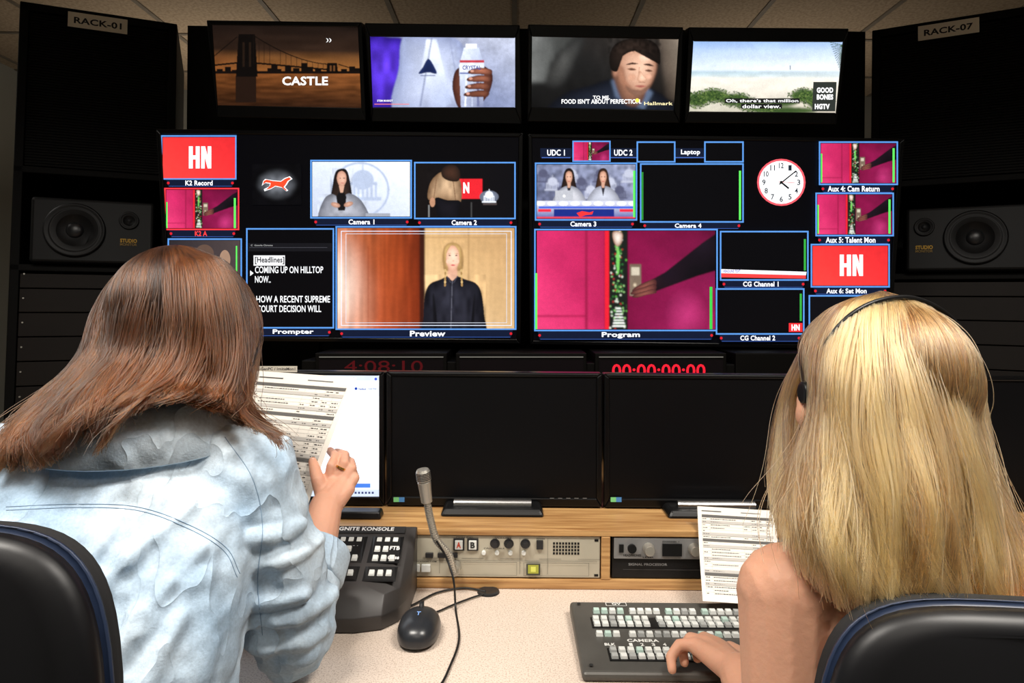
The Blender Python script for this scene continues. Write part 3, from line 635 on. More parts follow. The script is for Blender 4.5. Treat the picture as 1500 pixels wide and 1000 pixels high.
def speaker(M,u0,u1,wx,tx):
    e=empty('loudspeaker',mat=M.copy())
    mb=MB(); mb.box(u0,u1,-.035,.26,1.397,1.64); mb.build('cabinet',M_SPK,e,bevel=.012,segs=3)
    c0=Vector((wx,-.036,1.52)); mb=MB(); D=Vector((0,-1,0));U=Vector((1,0,0));W=Vector((0,0,1))
    mb.lathe(c0,D,U,W,[(0,.1),(.008,.1),(.010,.092),(.004,.086),(.008,.08),(.008,.076),(-.01,.04),(-.014,.03)],36); mb.build('woofer',M_WOOF,e,smooth=True)
    mb=MB(); mb.ell(c0+Vector((0,.002,0)),(.03,.014,.03)); mb.build('dust_cap',M_DUST,e,smooth=True)
    mb=MB(); mb.lathe(Vector((tx,-.036,1.565)),D,U,W,[(0,.034),(.005,.034),(.004,.028),(-.004,.014),(.002,.008)],28); mb.build('tweeter',M_WOOF,e,smooth=True)
    c=Canvas(lambda u,v,o:Vector((u,-.037-o,v))); s=.028
    c.text('STUDIO',tx-s,1.495,tx+s,1.480,(210,166,60),.04); c.text('MONITOR',tx-s,1.478,tx+s,1.468,(150,122,60),.02)
    c.build('badge',M_PRINT,e)
yl=math.degrees(math.atan2(.20,.48)); T=2.39; lean=6.0
cx,cy=-1.56,2.66; sh=T*math.sin(math.radians(lean)); nx,ny=math.sin(math.radians(yl)),-math.cos(math.radians(yl))
eLr,ML=rack(cx+nx*sh*.8-.03,cy+ny*sh,yl,.53,lean,'RACK-01',-.01,None); speaker(ML,-.2,.2,-.06,.115)
yr=-28.0; cx,cy=1.42+.275*math.cos(math.radians(28)),2.76-.275*math.sin(math.radians(28)); nx,ny=math.sin(math.radians(yr)),-math.cos(math.radians(yr))
eRr,MR=rack(cx+nx*sh*.8+.02,cy+ny*sh,yr,.58,lean,'RACK-07',-.03,None); speaker(MR,-.17,.22,.05,-.11)
e=empty('equipment_rack'); mb=MB(); mb.box(-1.34,1.44,2.8,3.3,0,2.385); mb.build('frame',M_RACK,e)
mb=MB()
for k in range(5):
    x=-1.33+k*.554
    for (a,b) in ((.05,.6),(.61,1.2),(1.21,1.8),(1.81,2.37)): mb.box(x+.01,x+.544,2.785,2.8,a,b)
mb.build('blank_panels',M_RACK,e,bevel=.002)
# ================================================================== ROOM
M_WALL=pm('painted_wall',(150,150,142),.8,var=.03,scale=3)
def ceilmat():
    m,nt,b=newmat('ceiling_tile'); tc=nt.nodes.new('ShaderNodeTexCoord')
    n=nt.nodes.new('ShaderNodeTexNoise'); n.inputs['Scale'].default_value=70; nt.links.new(tc.outputs['Object'],n.inputs['Vector'])
    r=nt.nodes.new('ShaderNodeValToRGB'); a=lin((160,140,116)); d=lin((184,164,138)); r.color_ramp.elements[0].color=a; r.color_ramp.elements[1].color=d; r.color_ramp.elements[0].position=.35; r.color_ramp.elements[1].position=.6
    nt.links.new(n.outputs['Fac'],r.inputs['Fac']); nt.links.new(r.outputs['Color'],b.inputs['Base Color']); b.inputs['Roughness'].default_value=.9; return m
RX,RY0,RY1,RH=3.15,-1.9,4.7,2.7
mb=MB(); mb.box(-RX,RX,RY0,RY1,-.1,0); mb.build('floor',pm('carpet',(70,68,66),.95,var=.3,scale=200,bump=.3))
mb=MB(); mb.box(-RX,RX,RY0,RY1,RH,RH+.1); co=mb.build('ceiling',ceilmat())
mb=MB()
for i in range(-5,6): mb.box(i*.61+.0-.012,i*.61+.012,RY0,RY1,RH-.006,RH)
for j in range(11): mb.box(-RX,RX,RY0+j*.61+.1,RY0+j*.61+.124,RH-.005,RH)
mb.build('trim_1',pm('ceiling_grid',(120,110,96),.6))
mb=MB(); mb.box(-RX-.1,-RX,RY0,RY1,0,RH); mb.build('wall_left',M_WALL)
mb=MB(); mb.box(RX,RX+.1,RY0,RY1,0,RH); mb.build('wall_right',M_WALL)
mb=MB(); mb.box(-RX,RX,RY1,RY1+.1,0,RH); mb.build('wall_back',M_WALL)
mb=MB(); mb.box(-RX,RX,RY0-.1,RY0,0,RH); mb.build('wall_front',M_WALL)
# ================================================================== DESK & RISER
def wood():
    m,nt,b=newmat('oak_wood'); tc=nt.nodes.new('ShaderNodeTexCoord'); mp=nt.nodes.new('ShaderNodeMapping'); mp.inputs['Scale'].default_value=(2,30,60)
    nt.links.new(tc.outputs['Object'],mp.inputs['Vector'])
    n=nt.nodes.new('ShaderNodeTexNoise'); n.inputs['Scale'].default_value=3; n.inputs['Detail'].default_value=6; nt.links.new(mp.outputs['Vector'],n.inputs['Vector'])
    r=nt.nodes.new('ShaderNodeValToRGB'); r.color_ramp.elements[0].color=lin((142,98,54)); r.color_ramp.elements[1].color=lin((198,156,102)); r.color_ramp.elements[0].position=.3; r.color_ramp.elements[1].position=.65
    nt.links.new(n.outputs['Fac'],r.inputs['Fac']); nt.links.new(r.outputs['Color'],b.inputs['Base Color']); b.inputs['Roughness'].default_value=.4; return m
def lam():
    m,nt,b=newmat('speckled_laminate'); tc=nt.nodes.new('ShaderNodeTexCoord')
    n=nt.nodes.new('ShaderNodeTexNoise'); n.inputs['Scale'].default_value=420; n.inputs['Detail'].default_value=2; nt.links.new(tc.outputs['Object'],n.inputs['Vector'])
    r=nt.nodes.new('ShaderNodeValToRGB'); r.color_ramp.elements[0].color=lin((176,156,140)); r.color_ramp.elements[1].color=lin((212,196,182)); r.color_ramp.elements[0].position=.36; r.color_ramp.elements[1].position=.5
    nt.links.new(n.outputs['Fac'],r.inputs['Fac']); nt.links.new(r.outputs['Color'],b.inputs['Base Color']); b.inputs['Roughness'].default_value=.35; return m
M_WOOD=wood(); M_LAM=lam()
desk=empty('control_desk')
mb=MB(); mb.box(-1.6,1.7,.87,1.85,.72,.75); mb.build('top',M_LAM,desk,bevel=.004)
mb=MB(); mb.box(-1.6,1.7,.855,.869,.715,.7505); mb.build('front_edge',M_WOOD,desk,bevel=.003)
mb=MB(); mb.box(-1.58,-1.54,.95,1.8,0,.719); mb.box(1.64,1.68,.95,1.8,0,.719); mb.box(-1.53,1.63,1.55,1.58,.1,.719); mb.build('legs',M_WOOD,desk,bevel=.003)
ris=empty('monitor_riser'); YR=1.23; ZT=.858
mb=MB(); mb.box(-1.5,1.6,YR,1.75,.846,ZT); mb.box(-1.5,1.6,YR,1.75,.7505,.768); mb.box(-1.5,1.6,1.73,1.75,.768,.846)
for x in (-1.5,-.87,-.345,.165,.69,1.2): mb.box(x,x+.016,YR,1.73,.768,.846)
mb.build('shelves',M_WOOD,ris,bevel=.0015)
iv=pm('ivory_panel',(184,178,160),.4,metal=.2,var=.04)
M_KN=pm('knob_black',(30,30,32),.4); M_KEYD=pm('key_dark',(60,60,62),.5)
M_KEYW=pm('key_white',(214,216,212),.5)
def intercom(x0,x1):
    e=empty('intercom_station'); z0,z1=.770,.8445
    mb=MB(); mb.box(x0,x1,YR+.004,YR+.2,z0,z1); mb.build('chassis',iv,e,bevel=.001)
    y=YR+.004; mb=MB()
    for xx in (.02,.05,.08,.3,.325,.355): mb.cone((x0+xx,y,.831),(x0+xx,y-.012,.831),.0065,.0055,14); mb.cone((x0+xx,y-.0001,.831),(x0+xx,y-.002,.831),.009,.009,16)
    for xx in (.02,.045,.07,.1): mb.cone((x0+xx,y,.79),(x0+xx,y-.008,.79),.006,.006,12)
    for k in range(3): mb.box(x0+.175+k*.022,x0+.189+k*.022,y-.006,y,.806,.814)
    mb.box(x0+.225,x0+.245,y-.003,y,.818,.840); mb.box(x0+.25,x0+.27,y-.003,y,.818,.840); mb.box(x0+.375,x0+.387,y-.005,y,.822,.838)
    mb.build('knobs',M_KN,e,bevel=.0008)
    mb=MB()
    for k in range(3): mb.box(x0+.13+k*.019,x0+.146+k*.019,y-.006,y,.780,.793)
    mb.box(x0+.228,x0+.242,y-.006,y,.821,.837); mb.box(x0+.253,x0+.267,y-.006,y,.821,.837)
    for k in range(4): mb.cone((x0+.28+k*.024,y,.815),(x0+.28+k*.024,y-.006,.815),.004,.004,12)
    mb.build('keys',M_KEYW,e,bevel=.0008)
    mb=MB()
    for i in range(9):
        for j in range(4): mb.box(x0+.405+i*.0055,x0+.4085+i*.0055,y-.0006,y,.812+j*.006,.816+j*.006)
    for (a,b) in ((.003,.010),(.480,.487)):
        for z in (.775,.838): mb.box(x0+a,x0+b,y-.0006,y,z-.002,z+.002)
    mb.build('speaker_grille',M_BLACK,e)
    c=Canvas(lambda u,v,o:Vector((u,y-.0062-o,v)))
    c.text('A',x0+.231,.835,x0+.239,.824,(190,60,30),.04); c.text('B',x0+.256,.835,x0+.264,.824,(40,40,40),.04); c.build('key_print',M_PRINT,e)
    c=Canvas(lambda u,v,o:Vector((u,y-.0003-o,v)))
    def T(t,a,b,z,h,off=.02): c.text(t,x0+a,z+h,x0+b,z,(30,30,30),off)
    for k in range(6): c.rect(x0+.1+k*.07,.8035,x0+.14+k*.07,.804,(90,88,80))
    for xx in (.118,.2,.345,.395): c.rect(x0+xx,.7765,x0+xx+.0006,.842,(100,98,90))
    c.rect(x0+.12,.8,x0+.485,.8007,(110,108,98)); c.frame(x0+.225,.774,x0+.34,.798,.0006,(100,98,90)); c.frame(x0+.352,.774,x0+.47,.798,.0006,(100,98,90))
    T('COMMUNICATION.COM',.135,.195,.797,.0025); T('INTERCOM',.02,.08,.811,.005); T('LISTEN',.12,.15,.835,.004); T('VOLUME',.3,.33,.8405,.003); T('HEADSET',.01,.04,.8405,.003); T('CHANNEL',.23,.262,.8415,.0025); T('CALL',.28,.295,.822,.003); T('TALK',.304,.318,.822,.003); T('MIC',.135,.15,.822,.004); T('POWER',.375,.39,.84,.0025)
    c.rect(x0+.357,.776,x0+.382,.7965,(60,60,50)); c.rect(x0+.360,.779,x0+.379,.7945,(160,162,60)); c.rect(x0+.365,.782,x0+.374,.7915,(214,218,100))
    c.build('panel_print',M_PRINT,e); return e
ic_=intercom(-.327,.163)
intercom(-.852,-.362)
e=empty('audio_amplifier'); x0,x1=.185,.686
mb=MB(); mb.box(x0,x1,YR+.006,YR+.2,.770,.8445); mb.build('chassis',M_BLACK,e,bevel=.001)
mb=MB(); mb.box(x0+.003,x1-.003,YR+.002,YR+.007,.806,.8435); mb.build('faceplate',pm('grey_faceplate',(150,150,150),.4,metal=.5),e,bevel=.0008)
mb=MB()
for k in range(6): mb.cone((x0+.065+k*.082,YR+.002,.825),(x0+.065+k*.082,YR-.014,.825),.011,.009,20)
mb.build('knobs',M_STEEL,e,bevel=.001)
mb=MB(); mb.cone((x0+.035,YR+.002,.825),(x0+.035,YR-.003,.825),.008,.008,16); mb.box(x0+.012,x0+.02,YR-.001,YR+.002,.818,.832)
for k in range(5): mb.box(x0+.09+k*.082,x0+.125+k*.082,YR-.001,YR+.002,.812,.834)
mb.build('jacks',M_BLACK,e)
c=Canvas(lambda u,v,o:Vector((u,YR+.0015-o,v))); c.text('HEADPHONES',x0+.02,.8145,x0+.052,.8105,(20,20,20)); c.text('LEVEL',x0+.055,.8105,x0+.075,.808,(20,20,20)); c.text('CHANNEL 1',x0+.09,.839,x0+.12,.8365,(20,20,20)); c.build('faceplate_print',M_PRINT,e)
c=Canvas(lambda u,v,o:Vector((u,YR+.0055-o,v)))
c.text('SIGNAL PROCESSOR',x0+.03,.797,x0+.1,.7925,(130,130,130)); c.rect(x0+.02,.785,x1-.02,.786,(60,60,60)); c.build('panel_print',M_PRINT,e)
# ================================================================== SWITCHER
sw=empty('production_switcher'); ZP=.776
mb=MB(); mb.prism([(.1,.93,.7505),(.1,.93,ZP-.012),(.1,1.135,ZP-.004),(.1,1.135,.7505)],(.42,0,0)); mb.build('body',pm('switcher_grey',(84,82,78),.45,metal=.3),sw,bevel=.006,segs=3)
slope=.008/.205
def zs(y): return ZP-.012+(y-.93)*slope
mbk=MB(); mbd=MB(); q=.0128
def row(x,n): return [x+i*q for i in range(n)]
for (y,xs,hh) in ((1.098,row(.140,4)+row(.198,4)+row(.256,4)+row(.314,14),.0055),(1.072,row(.136,7)+row(.236,21),.0062),(1.056,row(.136,7)+row(.236,21),.0062),(1.028,row(.136,3)+row(.186,7)+row(.29,14),.005),(.983,row(.150,7)+row(.252,7)+row(.354,9),.0058),(.967,row(.150,7)+row(.252,7)+row(.354,9),.0058)):
    for i,x in enumerate(xs):
        z=zs(y)
        mbk.box(x-.0054,x+.0054,y-hh,y+hh,z-.001,z+.0055,random.choice([0,0,0,0,1,2]),t=.001)
M_K2=pm('key_pale_green',(180,204,194),.5); M_K3=pm('key_grey',(160,162,160),.5)
for (a,b,y0,y1) in ((.128,.232,1.047,1.081),(.230,.50,1.047,1.081),(.142,.236,.958,.992),(.244,.338,.958,.992),(.346,.47,.958,.992)): mbd.box(a,b,y0,y1,zs(y0)-.001,zs(y0)+.0016)
mbd.build('key_wells',M_BLACK,sw); mbk.build('keys',[M_KEYW,M_K2,M_K3],sw,bevel=.0006)
c=Canvas(lambda u,v,o:Vector((u,v,zs(v)+.0006+o)))
def T(t,a,b,y,h): c.text(t,a,y+h,b,y,(214,214,210),.03)
T('CAMERA',.175,.222,1.008,.008); T('BLK',.14,.156,.997,.007); T('KEY',.26,.275,.997,.007); 
for k in range(4): T(str(k+1),.176+k*.0165,.181+k*.0165,.996,.008)
c.frame(.158,1.115,.192,1.126,.001,(210,210,206)); T('GV',.168,.183,1.117,.007)
for x in (.114,.508):
    for y in (.945,1.12): c.ell(x,y,.003,.003,(24,24,24))
c.build('panel_print',M_PRINT,sw)
# ================================================================== KEYPAD CONTROLLER
kp=empty('control_keypad'); M_KP=pm('keypad_shell',(50,47,46),.45,var=.06)
mb=MB()
def kprof(x,in_):
    return [(x,1.06+in_,.7515),(x,1.055+in_,.775),(x,1.075+in_,.800),(x,1.10+in_*.8,.812),(x,1.215,.866),(x,1.226,.862),(x,1.226,.7515)]
cols=[(-.46,.03),(-.44,.01),(-.42,0),(-.24,0),(-.20,.012),(-.178,.04),(-.166,.085)]
n=7; vs=[];fs=[]
for (x,i) in cols: vs+=kprof(x,i)
for k in range(len(cols)-1):
    for j in range(n): j2=(j+1)%n; fs.append((k*n+j,k*n+j2,(k+1)*n+j2,(k+1)*n+j))
fs.append(tuple(range(n-1,-1,-1))); fs.append(tuple(range((len(cols)-1)*n,len(cols)*n)))
mb.add(vs,fs); mb.build('shell',M_KP,kp,bevel=.006,segs=3,smooth=True)
sl=(.866-.812)/(1.215-1.10)
def kz(y): return .812+(y-1.10)*sl
mbk=MB(); mbw=MB()
def kk(mb_,x,y,w=.0052,h=.0045,t=.004):
    z=kz(y); mb_.add([(x-w,y-h,kz(y-h)),(x+w,y-h,kz(y-h)),(x+w,y+h,kz(y+h)),(x-w,y+h,kz(y+h)),(x-w*.8,y-h*.8,kz(y-h)+t),(x+w*.8,y-h*.8,kz(y-h)+t),(x+w*.8,y+h*.8,kz(y+h)+t),(x-w*.8,y+h*.8,kz(y+h)+t)],[(0,3,2,1),(4,5,6,7),(0,1,5,4),(1,2,6,5),(2,3,7,6),(3,0,4,7)])
for gx in (-.42,-.35,-.285,-.222):
    kk(mbw,gx+.010,1.166,.027,.027,.0012); kk(mbw,gx+.010,1.118,.027,.014,.0012)
    for j in range(3):
        for i in range(2 if j==1 else 3): kk(mbk,gx-.004+i*.014,1.147+j*.018)
    for i in range(3): kk(mbk,gx-.004+i*.014,1.118)
mbw.build('key_wells',M_BLACK,kp); mbk.build('keys',M_KEYW,kp,bevel=.0006)
c=Canvas(lambda u,v,o:Vector((u,v,kz(v)+.0014+o)))
c.rect(-.44,1.199,-.185,1.2135,(24,23,24))
c.text('IGNITE KONSOLE',-.305,1.2115,-.205,1.2035,(225,225,225),.03); c.text('C4',-.272,1.178,-.26,1.171,(220,220,220),.03); c.text('FTB',-.205,1.171,-.188,1.163,(220,220,220),.03); c.text('Close',-.205,1.152,-.186,1.144,(220,220,220),.03)
c.build('legend_print',M_PRINT,kp)
# ================================================================== MOUSE
ms=empty('computer_mouse'); mb=MB(); c0=onZ(615,928,.752); mx,my=c0.x,c0.y
secs=[]
for (z,a,b) in ((.7515,.030,.052),(.757,.033,.056),(.768,.0325,.054),(.778,.028,.046),(.785,.019,.033),(.788,.008,.016)): secs.append(((mx,my-(z-.75)*.25,z),a,b))
mb.loft(secs,32); o=mb.build('shell',pm('mouse_plastic',(38,40,44),.3),ms,smooth=True); s=o.modifiers.new('s','SUBSURF'); s.levels=1; s.render_levels=2
mb=MB(); mb.cone((mx-.003,my+.022,.783),(mx+.003,my+.022,.783),.009,.009,18); mb.build('scroll_wheel',pm('wheel',(20,20,22),.6),ms,smooth=True)
mb=MB(); mb.box(mx-.0008,mx+.0008,my+.018,my+.05,.77,.7815); mb.build('button_split',M_BLACK,ms)
c=Canvas(lambda u,v,o:Vector((u,v,.7893+o))); c.text('T',mx-.003,my-.006,mx+.003,my-.018,(120,160,220),.03); c.build('logo_print',M_PRINT,ms)
M_CAB=pm('cable_rubber',(14,14,15),.45)
Z=.7535
tube('mouse_cable',[(mx,my+.05,.758),onZ(640,896,Z),onZ(668,884,Z),onZ(695,874,Z),onZ(712,869,Z)],.0016,M_CAB,ms)
gr=empty('cable_grommet'); g=onZ(716,867,.7505); mb=MB(); mb.lathe(Vector((g.x,g.y,.7505)),Vector((0,0,1)),Vector((1,0,0)),Vector((0,1,0)),[(0,.02),(.003,.019),(.004,.016),(.003,.008)],28); mb.build('ring',M_KN,gr,smooth=False)
tube('keypad_cable',[(-.24,1.06,.757),onZ(560,900,Z),onZ(600,888,Z),onZ(640,868,Z),onZ(680,861,Z),onZ(712,866,Z)],.0018,M_CAB,kp)
# ================================================================== MICROPHONE
mi=empty('gooseneck_microphone')
base=Vector((-.098,YR+.002,.79))
pts=[base,base+Vector((0,-.03,0)),at(658,812,1.185),at(640,790,1.175),at(631,760,1.17),at(626,735,1.165)]
tube('gooseneck',pts,.0055,M_STEEL,mi,n=50)
g=catmull(pts,46); mb=MB()
for i in range(10,44,1):
    d=(g[i+1]-g[i]).normalized(); mb.cone(g[i]-d*.001,g[i]+d*.001,.0066,.0066,12)
mb.build('neck_coils',M_STEEL,mi)
mb=MB(); a=at(626,737,1.165); b=at(621,698,1.16); d=(b-a).normalized(); u=d.orthogonal().normalized(); w=d.cross(u)
L=(b-a).length; mb.lathe(a,d,u,w,[(0,.006),(.003,.0095),(L*.5,.0105),(L*.8,.0115),(L*.85,.0105),(L*.88,.0125),(L+.008,.0125),(L+.013,.010),(L+.014,.004)],24); mb.build('capsule',M_STEEL,mi,smooth=False)
mb=MB()
for k in range(5): mb.lathe(a+d*(L*.88+.002+k*.0028),d,u,w,[(0,.0128),(.0012,.0128)],24)
mb.build('capsule_grille',M_KN,mi)
mb=MB(); mb.cone(base,base+Vector((0,-.02,0)),.011,.010,20); mb.cone(base+Vector((0,-.02,0)),base+Vector((0,-.034,0)),.008,.006,20); mb.build('connector',M_STEEL,mi,bevel=.001)
tube('microphone_cable',[at(640,792,1.165),at(655,818,1.165),at(665,850,1.15),onZ(668,892,.7535),onZ(673,935,.7535),onZ(660,975,.7535),onZ(640,1010,.7535),(-.13,.862,.752),(-.13,.84,.68)],.0018,M_CAB,mi,n=70)
rc=empty('remote_control'); mb=MB(); p=onZ(510,752,.8585); mb.box(p.x-.01,p.x+.07,1.275,1.31,.8585,.872,t=.003); mb.build('body',M_BLACK,rc,bevel=.003)
# ================================================================== PAPERS
M_PAPER=attrmat('printed_paper',.7)
def paper(name,TL,TR,BR,BL_,curl=0.0,seed=0,rows=30):
    random.seed(seed)
    TL,TR,BR,BL_=map(Vector,(TL,TR,BR,BL_)); n=(TR-TL).cross(BL_-TL).normalized()
    if n.y>0: n=-n
    def mp(u,v,o):
        p=(TL*(1-u)+TR*u)*(1-v)+(BL_*(1-u)+BR*u)*v
        return p+n*(o+curl*math.sin(math.pi*v))
    e=empty(name); c=Canvas(mp,0.00006)
    N=24; pts=[];fs=[]
    for j in range(N+1):
        for i in range(9): pts.append((i/8,j/N))
    for j in range(N):
        for i in range(8): a=j*9+i; fs.append((a,a+1,a+10,a+9))
    c.raw(pts,fs,[lin((226,220,210))]*len(pts)); c.off+=.0006
    def band(x0,y0,x1,y1,col):
        c.off-=c.step
        c.raw([(x0,y0),(x1,y0),(x1,y1),(x0,y1)],[(0,1,2,3)],[lin(col)]*4)
    base=c.off
    for j in range(rows):
        y=.09+j*.85/rows; c.off=base
        band(.05,y,.95,y+.001,(110,108,104))
        if j in (0,8,19): band(.05,y+.002,.95,y+.85/rows-.002,(86,84,82))
        elif j%4==2: band(.05,y+.002,.95,y+.85/rows-.002,(182,178,172))
        c.off=base+.0001
        for (a,b,pr) in ((.06,.14,.7),(.16,.55,.7),(.58,.66,.5),(.68,.76,.8),(.78,.85,.8),(.87,.94,.8)):
            if random.random()<pr:
                w=(b-a)*random.uniform(.4,1); x=a
                while x<a+w-.01:
                    l=random.uniform(.008,.03); band(x,y+.011,min(x+l,a+w),y+.018,(84,82,80)); x+=l+.007
    c.off=base; band(.05,.045,.3,.055,(80,80,80)); band(.55,.045,.8,.053,(110,110,110))
    for x in (.05,.15,.57,.67,.77,.86,.95): 
        for j in range(12): band(x,.09+j*.0708,x+.0012,.09+(j+1)*.0708,(150,148,144))
    c.build('sheet',M_PAPER,e); return e
TR=Vector(at(523,553,1.23)); TL=at(378,543,1.30); BR=at(446,757,1.10); BLp=BR+(TL-TR)
paper('rundown_sheet',TL,TR,BR,BLp,.006,3)
paper('rundown_sheet',at(1022,741,1.26),at(1137,748,1.26),onZ(1150,888,.79),onZ(1030,880,.785),-.004,8,26)

# ================================================================== PEOPLE
def mix_skin(name,col): return pm(name,col,.55,var=.08,scale=14,bump=.07,bscale=160,sss=.22,spec=.4)
SK1=mix_skin('skin_brunette',(214,160,134)); SK2=mix_skin('skin_blonde',(212,158,130))
def frm(c,yaw,pitch=0,roll=0):
    return Matrix.Translation(c)@Matrix.Rotation(math.radians(yaw),4,'Z')@Matrix.Rotation(math.radians(pitch),4,'X')@Matrix.Rotation(math.radians(roll),4,'Y')
def head(mb,M):
    R=M.to_3x3(); P=lambda *a:M@Vector(a)
    mb.ell(P(0,-.008,.03),(.074,.094,.080),R); mb.ell(P(0,.03,-.028),(.058,.062,.082),R)
    mb.cone(P(-.04,.0,-.07),P(0,.065,-.095),.022,.017,cap=True); mb.cone(P(.04,.0,-.07),P(0,.065,-.095),.022,.017,cap=True)
    mb.cone(P(0,.088,.012),P(0,.106,-.022),.008,.012,cap=True); mb.ell(P(.012,.096,-.026),(.008,.008,.007)); mb.ell(P(-.012,.096,-.026),(.008,.008,.007))
    for s in (-1,1):
        mb.ell(P(s*.078,-.004,-.012),(.008,.019,.031),R); mb.cone(P(s*.02,.084,.024),P(s*.045,.076,.022),.007,.006,cap=True); mb.ell(P(s*.035,.066,-.025),(.02,.02,.018))
def face(M,par,hairm):
    R=M.to_3x3(); P=lambda *a:M@Vector(a)
    mb=MB()
    for s in (-1,1): mb.ell(P(s*.031,.083,.004),(.0125,.008,.006),R)
    mb.build('eyes',pm('eye_white',(235,232,228),.2),par,smooth=True); mb=MB()
    for s in (-1,1): mb.ell(P(s*.031,.0895,.004),(.005,.003,.005),R)
    mb.build('irises',pm('iris',(60,40,28),.2),par,smooth=True); mb=MB()
    mb.ell(P(0,.092,-.054),(.022,.008,.005),R); mb.ell(P(0,.09,-.061),(.019,.008,.006),R); mb.build('lips',pm('lips',(186,92,88),.4),par,smooth=True)
    mb=MB()
    for s in (-1,1): mb.cone(P(s*.018,.091,.026),P(s*.048,.08,.028),.003,.002,cap=True)
    mb.build('eyebrows',hairm,par,smooth=True)
def chain(mb,pts,r0,r1):
    n=len(pts)-1
    for i in range(n):
        a=r0+(r1-r0)*i/n; b=r0+(r1-r0)*(i+1)/n; mb.cone(pts[i],pts[i+1],a,b,14,cap=True)
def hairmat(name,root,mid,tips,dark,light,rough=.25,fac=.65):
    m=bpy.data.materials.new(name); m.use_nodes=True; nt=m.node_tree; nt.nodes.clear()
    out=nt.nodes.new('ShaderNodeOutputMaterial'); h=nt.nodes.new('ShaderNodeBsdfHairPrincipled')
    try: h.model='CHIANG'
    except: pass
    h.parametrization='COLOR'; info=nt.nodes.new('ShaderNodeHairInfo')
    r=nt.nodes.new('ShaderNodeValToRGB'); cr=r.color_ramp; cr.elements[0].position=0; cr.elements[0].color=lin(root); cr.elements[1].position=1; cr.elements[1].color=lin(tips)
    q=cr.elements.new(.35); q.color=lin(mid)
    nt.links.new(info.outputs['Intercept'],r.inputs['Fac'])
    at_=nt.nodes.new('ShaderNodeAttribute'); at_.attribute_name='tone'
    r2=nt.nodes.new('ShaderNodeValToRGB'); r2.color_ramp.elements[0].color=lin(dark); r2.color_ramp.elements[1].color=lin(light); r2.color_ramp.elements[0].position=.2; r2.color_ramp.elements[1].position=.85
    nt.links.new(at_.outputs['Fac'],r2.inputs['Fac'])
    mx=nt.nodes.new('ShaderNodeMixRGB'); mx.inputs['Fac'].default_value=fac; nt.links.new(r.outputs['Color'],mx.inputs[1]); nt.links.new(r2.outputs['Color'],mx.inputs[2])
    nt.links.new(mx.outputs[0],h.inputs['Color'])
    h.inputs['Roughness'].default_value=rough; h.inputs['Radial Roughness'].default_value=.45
    nt.links.new(h.outputs[0],out.inputs['Surface']); return m
